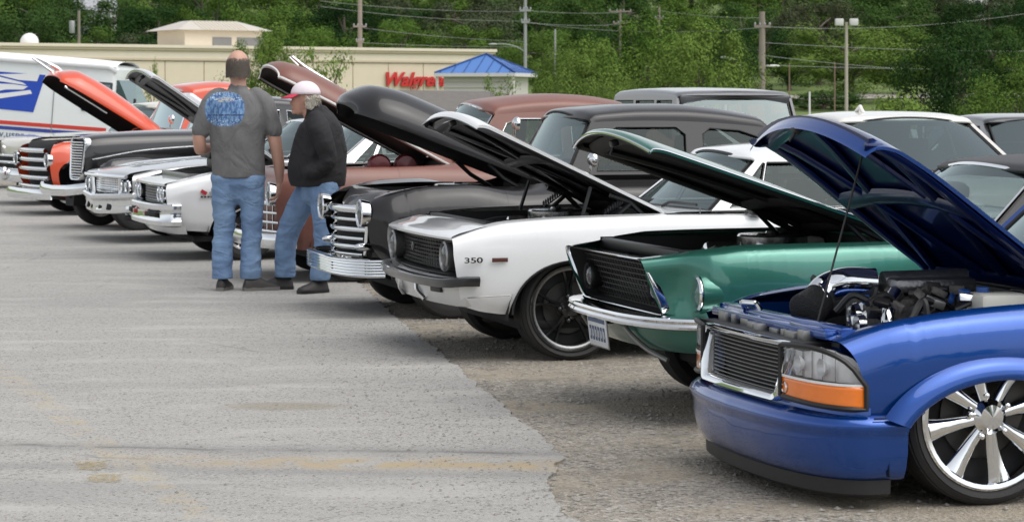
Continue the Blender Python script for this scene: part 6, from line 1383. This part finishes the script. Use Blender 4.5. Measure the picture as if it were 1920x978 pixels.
def man_a():
    g = gpt(446, 544); R = thing('person', 'standing person in grey T-shirt with blue back print and blue jeans', 'person', (g[0], g[1], .002), .03)
    body = MB(False)
    capsule(body, dense([(0, .02, 1.50, .11, .09), (.002, .012, 1.60, .068, .07), (.003, .010, 1.68, .064, .07), (.003, .02, 1.74, .062, .07)], 3))
    body.ell((0, .008, 1.815), (.090, .108, .114), 24, 16); capsule(body, dense([(0, .012, 1.70, .066, .07), (0, .008, 1.77, .078, .094), (0, .008, 1.82, .082, .10)], 3))
    capsule(body, [(0, .075, 1.70, .045, .045), (0, .085, 1.755, .055, .04)])                       # jaw
    body.ell((0, .118, 1.795), (.016, .022, .026)); body.ell((0, .10, 1.83), (.055, .02, .015))
    for s in (-1, 1): body.ell((s*.088, .015, 1.80), (.014, .026, .034))
    capsule(body, dense([(.235, .0, 1.50, .058, .058), (.275, -.01, 1.33, .060, .060), (.298, -.01, 1.20, .054, .054), (.315, .01, 1.10, .050, .052), (.328, .04, 1.0, .047, .049), (.330, .075, .90, .034, .037), (.328, .09, .87, .030, .033)], 4))
    hand(body, (.328, .09, .875), (-.10, .12, -1), (-1, .2, 0), .9, 1.08, -1)
    capsule(body, dense([(-.235, .0, 1.50, .058, .058), (-.285, -.005, 1.34, .060, .060), (-.310, .0, 1.23, .054, .055), (-.305, .05, 1.13, .050, .050), (-.25, .18, 1.14, .040, .040), (-.205, .29, 1.15, .029, .029)], 4))
    hand(body, (-.20, .30, 1.15), (.5, 1, 0), (0, 0, -1), .5, 1.05, 1)
    capsule(body, dense([(0, .01, .95, .17, .12), (0, .01, 1.2, .18, .13), (0, .0, 1.45, .20, .12)], 3))
    merge('body', body, .0085, SKIN, R, 3)
    # hair fringe round the bald crown
    HA = mat('hair_dark_grey', (.10, .082, .068), .8, var=.5, vscale=90)
    h = MB(False)
    P = []
    for i in range(9):
        row = []
        for j in range(21):
            a = pi*(.93+1.14*j/20); zt = 1.868+.012*noise.noise(Vector((j*1.3, 0, 0)))-.03*abs(j-10)/10; z = 1.728+(zt-1.728)*i/8
            k = sqrt(max(.05, 1-((max(z, 1.815)-1.815)/.112)**2))*(1.035-.05*max(0, (i-6)/2)**2)
            row.append((.0855*k*cos(a), .008+.1045*k*sin(a), z))
        P.append(row)
    h = MB(False); r = random.Random(8)
    def skull(a, z): k = sqrt(max(.04, 1-((max(z, 1.815)-1.815)/.112)**2)); return Vector((.090*k*cos(a), .008+.108*k*sin(a), z))
    while len(h.f) < 4200:
        a = pi*r.uniform(.90, 2.10); z = r.uniform(1.728, 1.905)
        if r.random() < ((z-1.80)/.07 if z > 1.80 else 0): continue
        p = skull(a, z); q = skull(a+r.uniform(-.12, .12), z-r.uniform(.015, .03)); o = Vector((p.x, p.y-.008, 0)).normalized(); t = Vector((-o.y, o.x, 0))*.0028
        p = p+o*.001; q = q+o*r.uniform(.004, .011); h.add([p-t, p+t, q+t*.4, q-t*.4], [(0, 1, 2, 3)])
    h.build('hair', HA, R, weld=False, flat=True)
    # T-shirt
    g2 = NG('grey_tshirt'); x, y, z = g2.sep()
    base = g2.mix(g2.noise(40, 4), (.125, .125, .127), (.160, .159, .160)); g2.bump(g2.noise(3.2, 3, g2.mapv((1.4, 1.4, .8)), 1.5), .55, .07)
    ex = g2.math('DIVIDE', g2.math('ADD', x, .095), .158); ez = g2.math('DIVIDE', g2.math('SUBTRACT', z, 1.455), .135); er = g2.math('ADD', g2.math('POWER', g2.math('ABSOLUTE', ex), 2.6), g2.math('POWER', g2.math('ABSOLUTE', ez), 2.6))
    mask = g2.math('MULTIPLY', g2.ramp(g2.math('ADD', er, g2.math('MULTIPLY', g2.noise(45, 3), .3)), 1.30, 1.05), g2.ramp(y, -.02, -.04))
    art = g2.mix(g2.ramp(g2.noise(38, 3, g2.mapv((1.6, 1, .6))), .4, .6), (.05, .115, .27), (.16, .28, .46))
    art = g2.mix(g2.math('MULTIPLY', g2.ramp(g2.noise(95, 2), .55, .62), g2.ramp(g2.math('ABSOLUTE', g2.math('ADD', ez, .05)), .45, .6)), art, (.50, .62, .78))
    art = g2.mix(g2.math('MULTIPLY', g2.ramp(g2.math('ABSOLUTE', g2.math('ADD', ez, .35)), .06, .03), g2.ramp(g2.noise(60, 2), .4, .5)), art, (.03, .05, .12))
    art = g2.mix(g2.math('MULTIPLY', g2.ramp(g2.math('ADD', g2.math('MULTIPLY', ex, ex), g2.math('POWER', g2.math('MULTIPLY', g2.math('SUBTRACT', ez, .55), 3.2), 2)), .28, .2), g2.ramp(g2.noise(70, 2), .45, .55)), art, (.42, .40, .36))
    SHIRT = g2.out(g2.mix(mask, base, art), .9)
    s = MB(False)
    capsule(s, dense([(0, .015, .905, .212, .150), (0, .015, .98, .212, .155), (0, .015, 1.10, .210, .160), (0, .005, 1.25, .222, .155), (0, .0, 1.40, .238, .145), (0, .0, 1.50, .222, .125), (0, .005, 1.57, .15, .10), (0, .01, 1.60, .085, .08)], 4), 24)
    capsule(s, dense([(.13, 0, 1.555, .085, .07), (.205, 0, 1.50, .082, .08), (.252, -.005, 1.40, .074, .08), (.280, -.005, 1.31, .073, .078), (.290, -.006, 1.285, .073, .078)], 4))
    capsule(s, dense([(-.13, 0, 1.555, .085, .07), (-.205, 0, 1.50, .082, .08), (-.258, -.005, 1.40, .074, .08), (-.288, .0, 1.31, .073, .078), (-.298, .005, 1.285, .073, .078)], 4))
    merge('tshirt', s, .011, SHIRT, R, 5, cloth(.013, 7, 7, 2.2, 3), .905)
    j = MB(False)
    for sx, ax, fx in ((-1, -.125, 0), (1, .105, 0)):
        capsule(j, dense([(sx*.095, .02, .90, .125, .14), (sx*.105, .015, .78, .105, .12), (sx*.11, .015, .62, .092, .10), (sx*.112, .02, .50, .082, .09), (ax, .01, .34, .080, .086), (ax, -.005, .18, .080, .086), (ax, 0, .12, .083, .09), (ax, .01, .10, .082, .088)], 4), 18)
    capsule(j, dense([(0, .02, .80, .14, .12), (0, .02, .88, .195, .145), (0, .02, .96, .195, .145)], 3), 18)
    merge('jeans', j, .011, DENIM, R, 4, cloth(.011, 4, 4, 10, 8, .35), .095)
    shoe(R, (-.125, .0, 0), radians(80), SH_D, SH_S, .28); shoe(R, (.13, -.03, 0), radians(22), SH_D, SH_S, .30)
man_a()
def man_b():
    g = gpt(588, 547); R = thing('person', 'white-haired person in black hooded jacket, jeans and pale red-brimmed cap, leaning', 'person', (g[0], g[1], .002), 0)
    b = MB(False); hx, hz = -.085, 1.545
    def F(x, y, z): return (hx+x, .02+y, hz+z)        # head faces -x
    capsule(b, [(*F(.035, 0, -.04), .085, .073), (*F(.030, 0, .0), .096, .080), (*F(.02, 0, .05), .092, .078), (*F(.02, 0, .085), .06, .05)], 16)
    capsule(b, [(*F(-.03, 0, -.10), .045, .042), (*F(-.04, 0, -.05), .055, .055), (*F(-.035, 0, 0), .055, .06)], 12)
    capsule(b, [(*F(-.075, 0, -.02), .012, .012), (*F(-.098, 0, -.042), .014, .015)], 8)     # nose
    b.ell(F(-.085, 0, -.083), (.012, .022, .012)); b.ell(F(-.075, 0, -.115), (.02, .025, .018)); b.ell(F(-.078, 0, .005), (.016, .045, .012))
    for s in (-1, 1): b.ell(F(.03, s*.078, -.02), (.022, .012, .034))
    capsule(b, dense([(*F(.03, 0, -.06), .055, .052), (*F(.065, 0, -.15), .06, .06), (*F(.09, 0, -.22), .07, .08)], 3))
    capsule(b, dense([(.01, .02, 1.3, .10, .16), (.04, .02, 1.1, .11, .16), (.05, .02, .9, .11, .15)], 3))
    hand(b, (-.02, -.15, .97), (-.4, .3, -.6), (0, 1, 0), .6, .95, 1); hand(b, (-.02, .19, .97), (-.4, -.3, -.6), (0, -1, 0), .6, .95, -1)
    merge('body', b, .0075, mat('skin_pale', (.50, .27, .20), .5, var=.12, vscale=18), R, 2)
    for s in (-1, 1): MB(False).ell(F(-.078, s*.03, -.012), (.008, .011, .006)).build('eye', mat('eye_dark', (.05, .04, .035), .3), R)
    WH = mat('white_hair', (.66, .62, .54), .8, bump=.8, bscale=90); h = MB(False); r = random.Random(4)
    for i in range(70):
        a = r.uniform(-.75*pi/2, .75*pi/2)*1.15; x, y = .095*cos(a)+.02, .080*sin(a); z = r.uniform(-.085, .02); h.ell(F(x, y, z), (.020, .020, .026), 8, 6)
    for i in range(1100):
        a = r.uniform(-1.5, 1.5); z = r.uniform(-.065, .02); p = Vector(F(.115*cos(a)+.015, .092*sin(a), z)); o = Vector((cos(a), sin(a), r.uniform(-1.2, .1))).normalized(); q = p+o*r.uniform(.012, .03); t = Vector((-sin(a), cos(a), 0))*.003
        h.add([p-t, p+t, q+t*.4, q-t*.4], [(0, 1, 2, 3)])
    h.build('hair', WH, R, weld=False, sharp=180)
    CP = mat('cap_fabric', (.74, .66, .70), .8, var=.08, vscale=30); CR = mat('cap_red', (.50, .03, .07), .7)
    c = MB(False)
    P = [[F(.020+(.118*cos(t)*cos(a)), .098*cos(t)*sin(a), .028+.105*sin(t)) for a in [2*pi*j/24 for j in range(24)]] for t in [pi/2*i/8 for i in range(9)]]
    c.grid(P, cv=True); c.solid(.006); cp = c.build('cap', CP, R, sharp=60)
    v = MB(False); P = []
    for j in range(13):
        a = pi-1.15+2.3*j/12; P.append([F(.020+.118*cos(a)*k+(-.045*(k-1)*3 if k > 1 else 0), .098*sin(a)*k, .028-(k-1)*.10) for k in (1., 1.1, 1.2, 1.32)])
    v.grid(P); v.solid(.006); v.build('visor', CR, cp); MB(False).ell(F(.02, 0, .134), (.01, .01, .006)).build('button', CR, cp)
    gj = NG('black_jacket'); gj.bump(gj.noise(4, 3, None, 1.2), .6, .06); JK = gj.out((.011, .011, .013, 1), .8)
    s = MB(False)
    capsule(s, dense([(.035, .02, .86, .215, .21), (.03, .02, .96, .235, .22), (.04, .02, 1.1, .222, .225), (.045, .02, 1.25, .195, .23), (.035, .02, 1.36, .145, .21), (.015, .02, 1.42, .09, .12), (.0, .02, 1.45, .07, .085)], 4), 22)
    for sy in (-1, 1):
        capsule(s, dense([(.03, .02+sy*.15, 1.37, .08, .08), (.06, .02+sy*.235, 1.30, .08, .078), (.115, .02+sy*.26, 1.15, .072, .07), (.135, .02+sy*.26, 1.04, .066, .066), (.06, .02+sy*.235, .985, .06, .06), (-.03, .02+sy*.20, .95, .05, .05)], 4), 14)
    capsule(s, dense([(.075, .02, 1.30, .05, .13), (.085, .02, 1.38, .055, .12), (.07, .02, 1.44, .045, .10)], 3), 14)   # hood lying on the back
    merge('jacket', s, .011, JK, R, 4, cloth(.011, 5, 5, 4, 5), .845)
    j = MB(False)
    capsule(j, dense([(.04, .02, .80, .15, .15), (.05, .02, .88, .17, .18), (.05, .02, .95, .16, .18)], 3), 18)
    capsule(j, dense([(.08, -.08, .86, .12, .105), (.09, -.09, .70, .105, .095), (.095, -.10, .50, .085, .082), (.075, -.09, .30, .078, .075), (.06, -.085, .16, .078, .08), (.058, -.085, .12, .08, .082)], 4), 16)
    capsule(j, dense([(.01, .13, .86, .12, .105), (-.10, .16, .70, .108, .095), (-.21, .20, .50, .090, .084), (-.25, .24, .32, .082, .078), (-.25, .26, .16, .08, .08), (-.25, .26, .125, .082, .082)], 4), 16)
    merge('jeans', j, .011, DENIM, R, 4, cloth(.011, 4, 4, 9, 15, .35), .10)
    shoe(R, (.05, -.09, 0), radians(222), SH_D, BLACK, .28); shoe(R, (-.275, .27, 0), radians(183), SH_D, BLACK, .30)
man_b()
